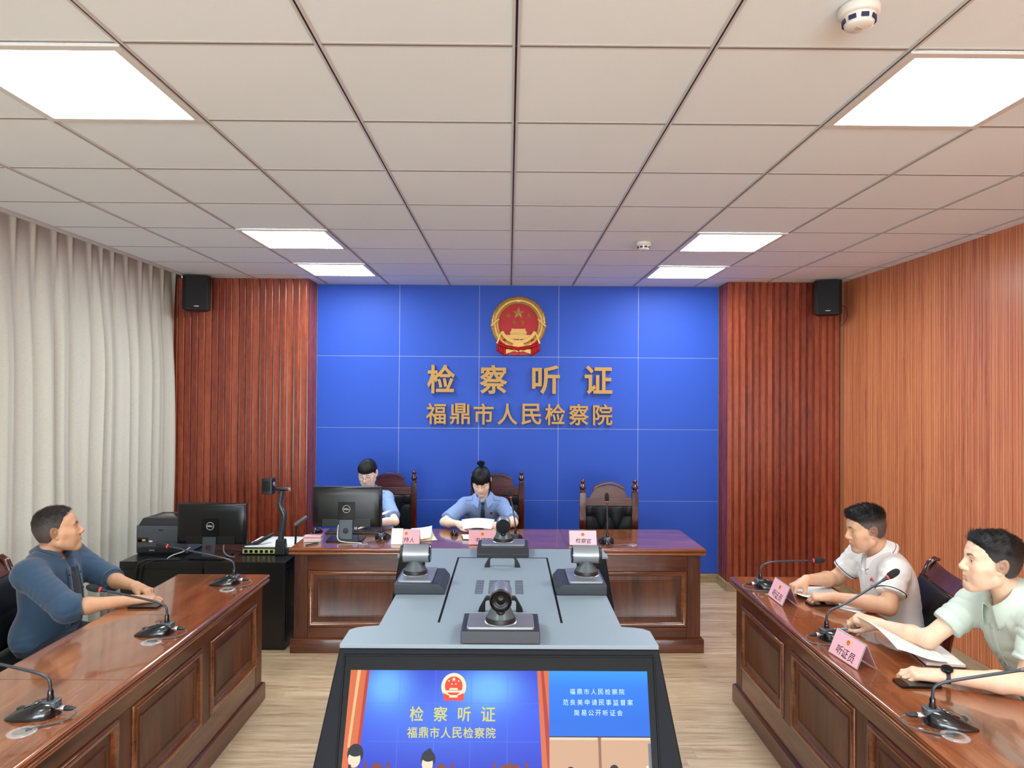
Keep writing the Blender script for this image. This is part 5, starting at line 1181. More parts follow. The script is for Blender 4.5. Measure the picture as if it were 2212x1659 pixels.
def head_tint(L, hp):
    """colour multipliers in head space: lips, brows, lashes, stubble, cheeks"""
    w = hp.get('w', 1.0); x, y, z = L[:, 0], L[:, 1], L[:, 2]; T = np.ones((len(L), 3), F32); ax = np.abs(x)
    def blend(m, c): m = np.clip(m, 0, 1)[:, None]; T[:] = T*(1-m)+T*np.array(c, F32)*m
    front = np.clip((y-.06)/.012, 0, 1)
    ck = np.exp(-(((ax-.045*w)/.022)**2+((z+.028)/.022)**2))*front; blend(ck*.6, hp.get('blush', (1.0, .90, .88)))
    blend(np.exp(-((x/.014)**2+((z+.03)/.012)**2))*front*.5, (1.0, .90, .86))
    lipm = np.exp(-((x/.0185)**4))*np.clip(1.25-np.abs((z+.0632)/(.0085*(1-.35*(ax/.02)**2)+1e-4))**4, 0, 1)*np.clip((y-.083)/.004, 0, 1); blend(lipm*hp.get('lipk', .8), hp.get('lip', (.86, .60, .58)))
    blend(np.exp(-((z+.063+.0*x)/.0011)**2)*(ax < .020)*np.clip((y-.083)/.004, 0, 1)*.7, (.5, .34, .34))
    # brows
    bz = .0275+.0055*np.clip((ax-.012)/.02, 0, 1)-.011*np.clip((ax-.034)/.018, 0, 1)**1.5+hp.get('browz', 0)
    bt = .0042*np.clip((.056-ax)/.03, .25, 1)*hp.get('browt', 1.35)
    bm = np.clip(1.5-np.abs((z-bz)/bt)**2, 0, 1)*np.clip((ax-.0105)/.004, 0, 1)*np.clip((.056*w-ax)/.005, 0, 1)*np.clip((y-.045)/.01, 0, 1); bm = bm*.95; blend(bm*hp.get('browk', .85), (.16, .14, .14))
    # lash line
    ex = (ax-.0318*w)/.0125; op = hp.get('open', 0.0); lz = .0048+(op*np.sqrt(np.clip(1-ex**2, 0, 1)) if op else -.0045*np.sqrt(np.clip(1-ex**2*.9, 0, 1)))
    blend(np.exp(-((z-lz-.0006)/.0015)**2)*(np.abs(ex) < 1.02)*front*.85, (.2, .16, .16)); blend(np.exp(-((z-lz-.0062)/.0011)**2)*(np.abs(ex) < 1.0)*front*.35, (.7, .55, .5))
    if hp.get('stubble'):
        m = np.clip((-.042-z)/.02, 0, 1)*np.clip((y-.0)/.03, 0, 1)*(1-.9*np.exp(-((ax-.0)/.05)**2)*np.clip((-.052-z)*-200, 0, 1)); blend(m*hp['stubble'], (.72, .74, .76))
    if hp.get('wrinkle'):
        m = np.exp(-((np.sin((z-.045)*420+x*6))/.35)**2)*np.exp(-((z-.062)/.018)**2)*front*.4+np.exp(-((ax-.030+(z+.05)*.45)/.0022)**2)*np.exp(-((z+.045)/.02)**2)*front; blend(m*hp['wrinkle'], (.74, .64, .6))
    if hp.get('fade'):          # closely cropped hair shading on the scalp
        yb = plin(z, *hp['fade_line']); m = np.clip((yb-y)/.012, 0, 1)*np.clip((z+.062)/.02, 0, 1); blend(m*hp['fade'], (.36, .33, .32))
    # ears a little redder
    blend(np.clip((ax-.079*w)/.004, 0, 1)*np.clip((.02-y)/.005, 0, 1)*.5, (1.0, .84, .8))
    return T
def hair_parts(hp):
    """short hair as a shell over the skull; returns sdf"""
    h = hp['hair']; w = hp.get('w', 1.0); zs, ys = h['line']; core = SDF()
    core.el((0, -.012, .036), (.0765*w, .096, .088)); core.el((0, -.018, -.008), (.067*w, .073, .080), .02); core.el((0, .030, -.012), (.062*w, .060, .098), .03); core.el((0, .040, .052), (.060*w, .046, .050), .03)
    def f(P):
        x, y, z = P[:, 0], P[:, 1], P[:, 2]
        d = core(P)
        t = np.clip((z-.045)/.05, 0, 1); t = t*t*(3-2*t); th = h['side']+(h['top']-h['side'])*t
        th = th+h.get('front', 0)*np.clip((y-.02)/.06, 0, 1)*t
        th = th*(1+h.get('amp', .16)*wob(P, 95, 2))
        edge = np.minimum((plin(z, zs, ys)+h.get('jag', .0012)*np.sin(x*500+z*300)-y)*.9, z-h.get('bottom', -.058)+.0015*np.sin(x*300+y*200))
        e = np.clip(edge/.034, 0, 1); th = th*e**.6
        # keep clear of the ears
        ear = np.sqrt(np.square((P-_v((0, -.008, -.002)))[:, 1:]/_v((.023, .034))).sum(1))-1; 
        return np.maximum(np.maximum(d-th, -edge), np.where(np.abs(x) > .055*w, -ear*.03, -1) if h.get('ears', True) else -1)
    return f
def strands(b, n, seed, place, rad=.0007, seg=6):
    rnd = random.Random(seed)
    for i in range(n):
        pts = place(rnd)
        if pts: b.tube(pts, [rad*(1-.75*j/(len(pts)-1)) for j in range(len(pts))], 4, cap=False)
# ---------------------------------------------------------------- hand (local: x to the fingertips, y to the thumb side, z back of hand)
def hand_sdf(s, W, M, curl, thumb, spread=(.10, .03, -.04, -.12), sc=1.0, side=1, tips=None):
    """adds a hand to the field s. W = wrist, M = 3x3 columns (fingers, thumb side, back); curl = 4 x (mcp, pip, dip) in degrees"""
    def T(p): return np.asarray(W)+M@(np.array(p)*sc)
    kn = [(.090, .027, .002), (.094, .008, .004), (.089, -.011, .002), (.081, -.028, -.002)]; L = [(.042, .025, .020), (.047, .029, .021), (.043, .027, .020), (.034, .020, .018)]; R = [.0092, .0094, .0089, .0079]
    s.el(T((.045, .0, -.004)), np.array((.050, .036, .0135))*sc, .02, R=M)
    s.rc(T((-.012, .006, 0)), T((.02, .008, 0)), .0205*sc, .018*sc, .02); s.rc(T((-.012, -.008, 0)), T((.02, -.010, 0)), .0205*sc, .018*sc, .02)
    for i in range(4):
        s.rc(T((.012, kn[i][1]*.55, -.001)), T(kn[i]), .0115*sc, .0112*sc, .014)
    s.el(T((.036, .022, -.012)), np.array((.03, .017, .015))*sc, .016, R=M)
    ends = []
    for i in range(4):
        p = np.array(kn[i], float); a = 0; r = R[i]
        for j in range(3):
            a += math.radians(curl[i][j]); d = np.array((math.cos(a)*math.cos(spread[i]), math.sin(spread[i])*math.cos(a), -math.sin(a))); q = p+d*L[i][j]
            s.rc(T(p), T(q), r*sc, (r-.0009)*sc, .004 if j else .010); s.el(T(p+np.array((0, 0, .0008))), np.array((r*1.04,)*3)*sc, .004) if j == 1 else None
            p = q; r -= .0009
        ends.append(T(p))
    p = np.array((.026, .026, -.012)); r = .0125
    for j, (d, l) in enumerate(zip(thumb, (.040, .033, .026))):
        q = p+unit(d)*l; s.rc(T(p), T(q), r*sc, (r-.0016)*sc, .012 if j == 0 else .004); p = q; r -= .0015
    return ends, T(p)
# ---------------------------------------------------------------- person builder
def sleeve_cuff(b, c, ax_, r, w, t=.002, n=28):
    m = basis(tuple(c), tuple(np.cross(ax_, (0.31, .2, .93))), tuple(np.cross(ax_, np.cross(ax_, (0.31, .2, .93))))); s = 1 if (m.to_3x3() @ Vector((0, 0, 1))).dot(Vector(ax_)) > 0 else -1
    b.lathe([(r, 0), (r+t, 0), (r+t, s*w), (r, s*w)], n, mtx=m, cap=False)
def person(label, sp):
    loc = sp['base']; r = thing('person', label, 'person', loc)
    HC_ = np.array(sp['head'], float); HM = frame(sp['face'], roll=sp.get('roll', 0)); hp = sp['hp']; hs = sp.get('hscale', 1.0); NB = np.array(sp['neck'], float)
    toW = lambda p: HC_+HM@(np.asarray(p, float)*hs)
    head = head_sdf(hp)
    headW = bounded(lambda P: head((((P-_v(HC_))@_v(HM))/hs).astype(F32))*hs, HC_, .20)
    S_ = SDF(); A = sp['arms']; tr = sp.get('torso', 1.0); sk = sp.get('arm', 1.0)
    PV, BL, CHS = [np.array(sp[k], float) for k in ('pelvis', 'belly', 'chest')]; shl, shr = np.array(A[0][0]), np.array(A[1][0]); rx = unit(shr-shl); upv = unit(NB-BL); fw = unit(np.cross(upv, rx)); 
    if fw@np.array(sp['front']) < 0: fw = -fw
    upv = unit(np.cross(rx, fw)); upv = upv if upv[2] > 0 else -upv; TM = np.stack([rx, fw, upv], 1)
    def torso(s, g, k=.06):
        s.el(CHS, np.array((.158*tr+g, .100*tr+g, .160+g)), k, R=TM); s.el(BL, np.array((.142*tr+g, .102*tr+g, .14+g)), k, R=TM); s.el(PV, np.array((.165*tr+g, .115*tr+g, .115+g)), k, R=TM)
        for a in (shl, shr): s.rc(NB-upv*.055, a-upv*.008, .050+g, .046+g, .05)
    # ---- skin
    S_.fn(headW, .03); torso(S_, sp.get('under', -.006), .05)
    S_.rc(toW((0, -.034, -.045)), NB-upv*.02, .050*sp.get('neckr', 1), .051*sp.get('neckr', 1), .014); S_.rc(NB-upv*.02, NB-upv*.07, .051*sp.get('neckr', 1), .062, .02)
    tips = []
    for side, (sh, el, wr, hand) in zip((-1, 1), A):
        sh, el, wr = map(np.array, (sh, el, wr)); S_.rc(sh, el, .044*sk, .038*sk, .03); mid = el*.68+wr*.32
        S_.rc(el, mid, .0375*sk, .0385*sk, .02); S_.rc(mid, wr, .0385*sk, .0245*sk, .02)
        if hand:
            X = unit(hand['x']); Z = unit(np.array(hand['z'])-X*np.dot(hand['z'], X)); Y = np.cross(Z, X); flip = hand.get('thumb_side', 1); M = np.stack([X, Y*flip, Z], 1)
            H_ = SDF(); tips.append(hand_sdf(H_, wr+X*.012, M, hand['curl'], hand['thumb'], hand.get('spread', (.10, .03, -.04, -.12)), hand.get('sc', .96), 1)); S_.fn(bounded(H_, wr+X*.08, .19), .012)
    parts = []; hb = np.array([toW(c) for c in [(a, b_, c_) for a in (-.1, .1) for b_ in (-.125, .13) for c_ in (-.135, .14)]]); hlo, hhi = hb.min(0), hb.max(0)
    inhead = lambda V, m: (np.abs((V-HC_)@HM/hs-np.array((0, 0, .0))) < np.array((.1, .13, .122))-m).all(1)
    V, Q = polygonise(S_, hlo, hhi, sp.get('hres', .0021)); V, Q = keep(V, Q, inhead(V, 0)); L = (V-HC_)@HM/hs; parts.append((V, Q, head_tint(L.astype(F32), hp)))
    hands = []
    for (sh, el, wr, hand) in A:
        if hand: wr = np.array(wr); X = unit(hand['x']); hands.append((wr+X*.075-.115, wr+X*.075+.115))
    for lo, hi in hands:
        V, Q = polygonise(S_, lo, hi, .0021); T = np.ones((len(V), 3)); kn = wob(V.astype(F32), 160, 1)[:, None]*.03; parts.append((V, Q, T+kn*np.array((0, 1, 1))))
    allp = np.array([HC_, NB, PV, BL, CHS]+[p for a in A for p in a[:3]]); lo, hi = allp.min(0)-.2, allp.max(0)+.17
    V, Q = polygonise(S_, lo, hi, .0052); m = ~inhead(V, .008)
    for l, h in hands: m &= ~((V > l+.006) & (V < h-.006)).all(1)
    V, Q = keep(V, Q, m); parts.append((V, Q, np.ones((len(V), 3))))
    V, Q, T = join(parts); body = np_mesh('body', V, Q, skin_mat('skin_'+sp['id'], sp['skin']), r, loc, T)
    # ---- eyes
    if hp.get('open'):
        for q in (-1, 1):
            c = Vector(toW((q*.0318*hp.get('w', 1), .0748, .005)))-Vector(loc); gz = Vector(HM@np.array(sp.get('gaze', (0, 1, 0)))); m = basis(c, gz.orthogonal(), gz.cross(gz.orthogonal()))
            k = hs; e = obj('eye', MB().ball((0, 0, 0), .0122*k, 24, 0, m), plain('eye_white', (226, 218, 210), .2), r, angle=180)
            obj('iris', MB().lathe([(.0, .0124*k), (.0026*k, .0123*k), (.0054*k, .01135*k), (.0058*k, .0105*k)], 20, 0, m, cap=False), plain('iris_brown', (34, 22, 16), .1, coat=1), e, angle=180)
    # ---- hair
    hr = hp['hair']; hm = hair_mat('hair_'+sp['id'], hr.get('color', (20, 20, 22))); hf = hair_parts(hp)
    V, Q = polygonise(lambda P: hf((((P-_v(HC_))@_v(HM))/hs).astype(F32))*hs, hlo-.03, hhi+.05, .0023); L = (V-HC_)@HM/hs; tt = np.ones((len(V), 3))
    if hr.get('fade'): g = np.clip((hr.get('fz', .06)-L[:, 2])/.045, 0, 1)[:, None]; tt = tt*(1-g)+g*np.array(hr['fade'])
    hair = np_mesh('hair', V, Q, hm, r, loc, tt)
    if hr.get('flow'):          # short strands combed over the shell
        rs = np.random.RandomState(hr.get('seed', 1)); n = hr.get('n', 3000); ii = rs.choice(len(L), n); P0 = L[ii].astype(F32); e = .002
        G = np.stack([hf(P0+_v(d)*e)-hf(P0-_v(d)*e) for d in np.eye(3)], 1); G /= np.linalg.norm(G, axis=1)[:, None]+1e-9
        fl, ln, lift = hr['flow'](P0); fl = fl+rs.normal(0, hr.get('mess', .25), fl.shape); fl -= G*(fl*G).sum(1)[:, None]; fl /= np.linalg.norm(fl, axis=1)[:, None]+1e-9; ln = ln*rs.uniform(.7, 1.25, n)
        k_ = np.array([0, .35, .7, 1.0]); rad = hr.get('rad', .0007); VV = []; QQ = []; TT = []; B2 = np.cross(G, fl)
        for j, s_ in enumerate(k_):
            c = P0-G*.0012+fl*(ln*s_)[:, None]+G*(lift*s_*ln)[:, None]-G*(.25*(1-lift)*ln*s_*s_*hr.get('hug', .6))[:, None]; rr = rad*(1-.8*s_)
            for q in range(3): a_ = 2*PI*q/3+PI/2; VV.append(c+(G*math.sin(a_)+B2*math.cos(a_))*rr)
        VV = np.stack(VV, 1).reshape(-1, 3); base_ = np.arange(n)[:, None]*12
        QQ = np.concatenate([base_+np.array([j*3+q, j*3+(q+1) % 3, (j+1)*3+(q+1) % 3, (j+1)*3+q])[None] for j in range(3) for q in range(3)]); TT = np.repeat(tt[ii]*rs.uniform(.6, 1.6, (n, 1)), 12, 0)
        so = np_mesh('hair_strands', (VV*hs)@HM.T+HC_, QQ, hm, hair, loc, TT); so['kind'] = 'stuff'
    if sp.get('strands'):
        b = MB(); sp['strands'](b, lambda p: tuple(toW(p)-np.array(loc))); s_ = obj('hair_strands', b, hair_mat('strand_'+sp['id'], hr.get('strand', hr.get('color', (20, 20, 22)))), hair, angle=180, recalc=False); s_['kind'] = 'stuff'
        a = s_.data.color_attributes.new('tint', 'FLOAT_COLOR', 'POINT'); a.data.foreach_set('color', np.ones(len(s_.data.vertices)*4, F32))
    # ---- shirt
    C_ = SDF(); g = sp.get('loose', .016); torso(C_, g); wr_amp = sp.get('wrinkle', .004)
    for (sh, el, wr, hand) in A:
        sh, el, wr = map(np.array, (sh, el, wr)); f = sp['sleeve']; lr = sp.get('sleeve_r', .016)
        if f <= 1: e = sh+(el-sh)*f; C_.cap(sh, e, .049*sk+lr*.8, .043*sk+lr*1.25, .035)
        else: e = el+(wr-el)*(f-1); C_.rc(sh, el, .050*sk+lr, .044*sk+lr, .035); C_.cap(el, e, .044*sk+lr, .038*sk+lr, .02)
    nd = unit(NB-BL)*.4+unit(toW((0, 0, -.1))-NB)*.6; top = NB+nd*sp.get('neck_cut', .018)
    C_.rc(top+nd*.088, top+nd*.25, .088, .10, .010, '-'); C_.rc(NB-nd*.1, NB+nd*.1, .058*sp.get('neckr', 1), .060*sp.get('neckr', 1), .008, '-')
    if sp.get('vneck'): vp = NB+fw*.085-upv*.03; C_.rc(NB+fw*.09+upv*.05, NB+fw*.12-upv*sp['vneck'], .040, .008, .01, '-')
    def shirt(P):
        d = C_(P); u = (P-_v(BL))@_v(TM); el_ = np.full(len(P), 9, F32)
        for (sh, el, wr, hand) in A: el_ = np.minimum(el_, np.sqrt(np.square(P-_v(el)).sum(1)))
        near = np.exp(-(el_/.16)**2)
        fold = 1-2.2*np.abs(np.sin(u[:, 2]*46+2.6*wob(P, 20, 1)+u[:, 0]*16+u[:, 1]*10))**.8; f2 = 1-2.0*np.abs(wob(P, 60, 3))
        sel = np.clip(.30+.7*wob(P, 11, 2), 0, 1); ring = 0
        for (sh, el, wr, hand) in A:         # creases round the sleeves, bunched at the elbow
            for p0, p1 in ((sh, el), (el, wr)):
                p0, p1 = np.array(p0), np.array(p1); ln = np.linalg.norm(p1-p0); ax_ = _v((p1-p0)/ln); q = P-_v(p0); t = q@ax_; rd = np.sqrt(np.maximum(0, np.square(q).sum(1)-t*t))
                ring = ring+np.exp(-(rd/.075)**4)*np.clip(np.minimum(t+.02, ln+.02-t)/.03, 0, 1)*(1-2*np.abs(np.sin(t*62+1.6*wob(P, 24, 5)+q@_v(fw)*16))**.7)
        return d+wr_amp*((fold*.5+f2*.3)*(.35*sel+.25*near)+ring*sp.get('ring', .45))
    V, Q = polygonise(shirt, lo-.03, hi+.03, .0052); shm = sp['shirt_mat']; V, Q = keep(V, Q, V[:, 2] > PV[2]-.13); shirt_o = np_mesh(sp.get('shirt_name', 'shirt'), V, Q, shm, r, loc)
    # ---- collar: stand and fall round the neck
    nr = .056*sp.get('neckr', 1)+.005; ctr = NB+nd*sp.get('cup', .026); cf = unit(fw-nd*(fw@nd)); cr = np.cross(cf, nd); gap = sp.get('gap', .42); ch_ = sp.get('collar', .038)
    def col(u, v):
        a = gap+(2*PI-2*gap)*u; e = abs(2*u-1)**6; dirv = cf*math.cos(a)+cr*math.sin(a); rise = sp.get('crise', .014)*(1-math.cos(a))*.5
        if v < .4: t = v/.4; rr = nr+.004*t; z = -.012+.038*t+rise
        else: t = (v-.4)/.6; rr = nr+.004+.008*math.sin(t*PI/2)+.030*t*sp.get('flare', 1); z = .026-.010*t*t+rise-ch_*t*(1+.45*e)-.006*math.sin(t*PI)*0
        p = ctr+dirv*rr*np.array((1, 1, 1))+nd*z+cf*(.016*e*max(0, (v-.4)/.6)+.012*max(0, math.cos(a)))-np.array(loc); return tuple(p)
    b = MB(); b.grid(col, 64, 14); co = obj('collar', b, shm if not sp.get('collar_mat') else sp['collar_mat'], shirt_o, solid=.0028, angle=80)
    if sp.get('piping'):
        b = MB(); b.tube([tuple(Vector(col(i/63, 1.0))*.0+Vector(col(i/63, .86))+Vector(tuple(nd*.0022))) for i in range(64)], .0017, 6); obj('piping', b, sp['piping'], co)
        for (sh, el, wr, hand) in A:
            sh, el = np.array(sh), np.array(el); ax_ = unit(el-sh); c = sh+(el-sh)*sp['sleeve']-ax_*.012; b = MB(); rr = (.043+.006*0)*sk+.016*1.25+.0048
            sleeve_cuff(b, c-np.array(loc), ax_, rr-.002, .003, .0042); obj('sleeve_piping', b, sp['piping'], shirt_o)
    if sp.get('placket'):
        n_ = sp['placket']; tp = np.array([NB+fw*.075-upv*.04])
        def front_point(s_, x=0.0, eps=.0):
            o = NB-upv*s_+cr*x+fw*.30; P = o[None]-fw[None]*np.linspace(0, .32, 161)[:, None]; d = shirt(P.astype(F32)); i = int(np.argmax(d < 0)) if (d < 0).any() else 100
            return P[i]+fw*eps
        ext = sp.get('placket_len', .16); b = MB(); b.grid(lambda u, v: tuple(front_point(.045+ext*v, (u-.5)*.028, .0024)-np.array(loc)), 4, 26); pk = obj('placket', b, shm, shirt_o, solid=.002, angle=80)
        for i in range(n_): p = front_point(.062+(ext-.03)*i/max(1, n_-1), 0, .0038)-np.array(loc); obj('button', MB().lathe([(0, .0015), (.0052, .0015), (.0056, 0), (0, -.001)], 16, mtx=basis(p, tuple(cr), tuple(upv)), cap=False), sp['button_mat'], pk)
        sp['front_point'] = front_point
    else:
        def front_point(s_, x=0.0, eps=.0):
            o = NB-upv*s_+cr*x+fw*.30; P = o[None]-fw[None]*np.linspace(0, .32, 161)[:, None]; d = shirt(P.astype(F32)); i = int(np.argmax(d < 0)) if (d < 0).any() else 100
            return P[i]+fw*eps
        sp['front_point'] = front_point
    sp.update(cr=cr, fw=fw, upv=upv, loc=loc, root=r, shirt=shirt_o, toW=toW, NB=NB, tips=tips, shirt_fn=shirt)
    # ---- trousers and shoes (seated legs under the table)
    T_ = SDF(); T_.el(PV-np.array((0, 0, .02)), np.array((.175*tr, .14*tr, .10)), .05, R=np.stack([rx, np.cross((0, 0, 1), rx), np.array((0, 0, 1))], 1)); ff = unit(np.array(sp['front'])*np.array((1, 1, 0))); feet = []
    for q in (-1, 1):
        h = PV+rx*q*.09-np.array((0, 0, .05)); kn = h+ff*.40+rx*q*.03; kn[2] = .465; an = kn+ff*-.02; an[2] = .10; T_.rc(h, kn, .078, .060, .04); T_.rc(kn, an, .060, .046, .03); feet.append(an)
    V, Q = polygonise(T_, np.minimum(PV, np.array(feet).min(0))-np.array((.26, .26, .08)), np.maximum(PV, np.array(feet).max(0))+np.array((.26, .26, .2)), .009); np_mesh('trousers', V, Q, cloth_mat('trousers_'+sp['id'], sp.get('trousers', (30, 32, 40))), r, loc)
    for an in feet:
        F_ = SDF(); F_.rc((an[0], an[1], .045), tuple(an*np.array((1, 1, 0))+ff*.15+np.array((0, 0, .035))), .042, .034, .02); F_.plane((0, 0, .002), (0, 0, -1)); V, Q = polygonise(F_, an+np.array((-.22, -.22, -.12)), an+np.array((.22, .22, .05)), .007); np_mesh('shoe', V, Q, plain('shoe_black', (18, 18, 20), .35), r, loc)
    return sp
SHORT_LINE = ([-.075, -.045, -.03, -.012, .02, .045, .062, .075, .09, .12], [-.045, -.030, -.018, .016, .022, .042, .056, .072, .10, .14])
relaxed = [(35, 30, 18), (38, 34, 20), (42, 36, 20), (46, 38, 22)]
# ---- person in the navy shirt (curtain side)
def flow(top, side, lt, ls, lft, lfs, z0=.055, z1=.095, front=None):
    """combing direction, length and lift over the head, blended from the sides to the top"""
    def f(P):
        t = np.clip((P[:, 2]-z0)/(z1-z0), 0, 1)[:, None]; d = _v(top)[None]*t+_v(side)[None]*(1-t)
        if front is not None: k = np.clip((P[:, 1]-.035)/.03, 0, 1)[:, None]*t; d = d*(1-k)+_v(front)[None]*k
        return d, (ls+(lt-ls)*t[:, 0]), (lfs+(lft-lfs)*t[:, 0])
    return f
P1 = dict(id='navy_shirt_person', base=(-2.53, 3.70, .48), head=(-2.393, 3.70, 1.095), face=aim(math.radians(30), math.radians(9)), hscale=1.0, neck=(-2.435, 3.70, .948), front=(1, .12, 0),
    pelvis=(-2.455, 3.70, .57), belly=(-2.415, 3.70, .70), chest=(-2.43, 3.70, .835), skin=(206, 158, 124), neckr=1.02, arm=1.0,
    arms=[((-2.43, 3.875, .925), (-2.235, 3.90, .79), (-1.995, 3.735, .795), dict(x=(.86, -.36, -.12), z=(.1, .15, 1), thumb_side=-1, sc=.98, curl=[(38, 48, 25), (42, 50, 28), (44, 50, 28), (48, 50, 28)], thumb=((.8, .35, -.2), (.9, .05, -.35), (.9, -.2, -.4)))),
          ((-2.415, 3.515, .915), (-2.155, 3.415, .775), (-1.93, 3.565, .772), dict(x=(.80, .52, -.06), z=(-.05, -.1, 1), thumb_side=1, sc=.98, curl=[(22, 30, 18), (26, 34, 20), (30, 36, 22), (34, 40, 24)], thumb=((.75, .5, -.1), (.95, .25, -.1), (.98, .0, -.15))))],
    sleeve=1.20, sleeve_r=.022, loose=.026, wrinkle=.010, neck_cut=.0, vneck=.075, ring=.24, cup=.040, gap=.66, collar=.056, crise=.014, flare=.95,
    shirt_mat=cloth_mat('navy_cotton', (38, 66, 92), .8, 700, .06, .1, .25), trousers=(26, 30, 40), shirt_name='overshirt',
    hp=dict(w=1.0, jaw=1.08, nose=1.05, open=.0038, browt=1.6, chin=.002, stubble=.25, wrinkle=.5, browk=.85, lipk=.5, fade=.75, fade_line=([-.07, -.03, -.015, .02, .05, .07, .085, .1], [-.05, -.025, .01, .018, .03, .04, .06, .08]),
        hair=dict(line=([-.075, -.045, -.03, -.012, .02, .045, .062, .075, .09, .12], [-.050, -.034, -.020, .010, .014, .028, .036, .044, .058, .075]), top=.008, side=.003, amp=.06, color=(48, 42, 40), fade=(2.6, 2.4, 2.3), flow=flow((.1, 1, .1), (0, -.25, -1), .022, .008, .45, .14), n=5200, mess=.35, rad=.0006, seed=5, low=True)),
    )
P1 = person('person in a navy shirt with rolled sleeves, seated before the curtain', P1)
# ---- person in the white polo (far seat by the striped wall)
INKB = plain('collar_black_line', (30, 32, 38), .8); BTN = plain('button_pearl', (214, 216, 212), .3)
P2 = dict(id='white_polo_person', base=(2.07, 3.74, .48), head=(1.935, 3.745, 1.118), hscale=.96, face=aim(math.radians(174), math.radians(-9)), neck=(2.015, 3.745, .972), front=(-1, .1, 0),
    pelvis=(2.075, 3.74, .57), belly=(2.07, 3.74, .70), chest=(2.05, 3.74, .845), skin=(218, 172, 140), neckr=1.04, arm=1.06, torso=1.04,
    arms=[((1.99, 3.565, .945), (1.905, 3.475, .785), (1.705, 3.615, .792), dict(x=(-.80, .52, -.12), z=(.05, -.25, 1), thumb_side=-1, curl=[(40, 45, 22), (44, 48, 25), (46, 50, 26), (48, 50, 26)], thumb=((.75, .4, -.35), (.9, .05, -.3), (.95, -.1, -.2)))),
          ((1.995, 3.915, .95), (1.885, 3.985, .79), (1.67, 3.875, .812), dict(x=(-.88, -.30, -.28), z=(-.15, .1, 1), thumb_side=1, curl=[(52, 42, 20), (56, 46, 24), (60, 50, 26), (62, 52, 28)], thumb=((.6, .35, -.6), (.8, -.05, -.6), (.85, -.25, -.5))))],
    sleeve=.66, sleeve_r=.017, loose=.022, wrinkle=.009, neck_cut=.006, vneck=.015, gap=.34, collar=.044, crise=.02, flare=1.1, piping=INKB, placket=3, placket_len=.17, button_mat=BTN,
    shirt_mat=cloth_mat('white_pique', (228, 228, 226), .85, 1000, .02, .1, .1), trousers=(40, 42, 50),
    hp=dict(w=1.06, jaw=1.16, nose=1.15, open=.0018, stubble=.3, browk=.8, lipk=.6, lips=1.1, fade=.9, fade_line=([-.07, -.03, -.015, .02, .05, .07, .085, .1], [-.05, -.022, .022, .028, .048, .07, .08, .09]),
        hair=dict(line=([-.075, -.045, -.03, -.012, .02, .045, .062, .072, .085, .12], [-.048, -.030, -.012, .020, .028, .050, .064, .082, .098, .12]), top=.018, side=.0028, front=.003, amp=.06, color=(17, 17, 19), fade=(17, 13.5, 10.5), fz=.080, flow=flow((0, .8, .5), (0, -.35, -1), .018, .006, .75, .1, .06, .09), n=6500, mess=.3, rad=.0007, seed=7, low=True)),
    )
P2 = person('person in a white polo shirt with dark collar piping, turning over papers', P2)
# ---- person in the pale green polo (near seat)
P3 = dict(id='green_polo_person', base=(2.24, 2.74, .48), head=(1.915, 2.745, 1.184), hscale=.97, face=aim(math.radians(168), math.radians(4)), neck=(1.985, 2.745, 1.035), front=(-1, .1, 0),
    pelvis=(2.235, 2.74, .57), belly=(2.15, 2.74, .72), chest=(2.055, 2.74, .88), skin=(234, 196, 168), neckr=1.0, arm=.98,
    arms=[((1.98, 2.565, .985), (1.895, 2.535, .792), (1.665, 2.65, .778), dict(x=(-.86, .38, -.06), z=(.0, -.15, 1), thumb_side=-1, curl=[(22, 32, 18), (26, 34, 20), (30, 36, 20), (34, 38, 22)], thumb=((.8, .42, -.1), (.98, .1, -.05), (1, -.1, -.1)))),
          ((1.975, 2.925, .975), (1.785, 2.945, .812), (1.70, 3.165, .80), dict(x=(-.72, .55, .10), z=(-.25, -.35, .9), thumb_side=1, curl=[(46, 52, 26), (50, 54, 28), (52, 54, 28), (54, 54, 28)], thumb=((.7, .45, -.35), (.9, .1, -.4), (.95, -.15, -.3))))],
    sleeve=.62, sleeve_r=.017, loose=.020, wrinkle=.009, neck_cut=.006, vneck=.012, gap=.40, collar=.046, crise=.02, flare=1.15, placket=3, placket_len=.17, button_mat=plain('button_green', (176, 196, 186), .3),
    shirt_mat=cloth_mat('pale_green_pique', (200, 214, 202), .85, 1000, .02, .1, .1), trousers=(28, 34, 44), hres=.0019,
    hp=dict(w=.98, jaw=1.0, nose=1.05, open=.0042, stubble=.15, browk=.95, browt=1.1, lipk=.75, lips=1.05, fade=.85, fade_line=([-.07, -.03, -.015, .02, .05, .07, .085, .1], [-.052, -.022, .022, .03, .048, .066, .08, .09]),
        hair=dict(line=([-.075, -.045, -.03, -.012, .02, .045, .062, .075, .09, .12], [-.050, -.030, -.012, .020, .027, .046, .058, .076, .094, .12]), top=.015, side=.0038, front=.002, amp=.10, color=(14, 15, 17), fade=(9, 7.6, 6.4), fz=.05, flow=flow((.75, -.6, 0), (.0, -.6, -1), .045, .010, .05, .06, .045, .085, (.7, -.6, .12)), n=8000, mess=.15, rad=.0008, seed=9, low=True)),
    )
P3 = person('person in a pale green polo shirt with wristwatch, holding a pen', P3)
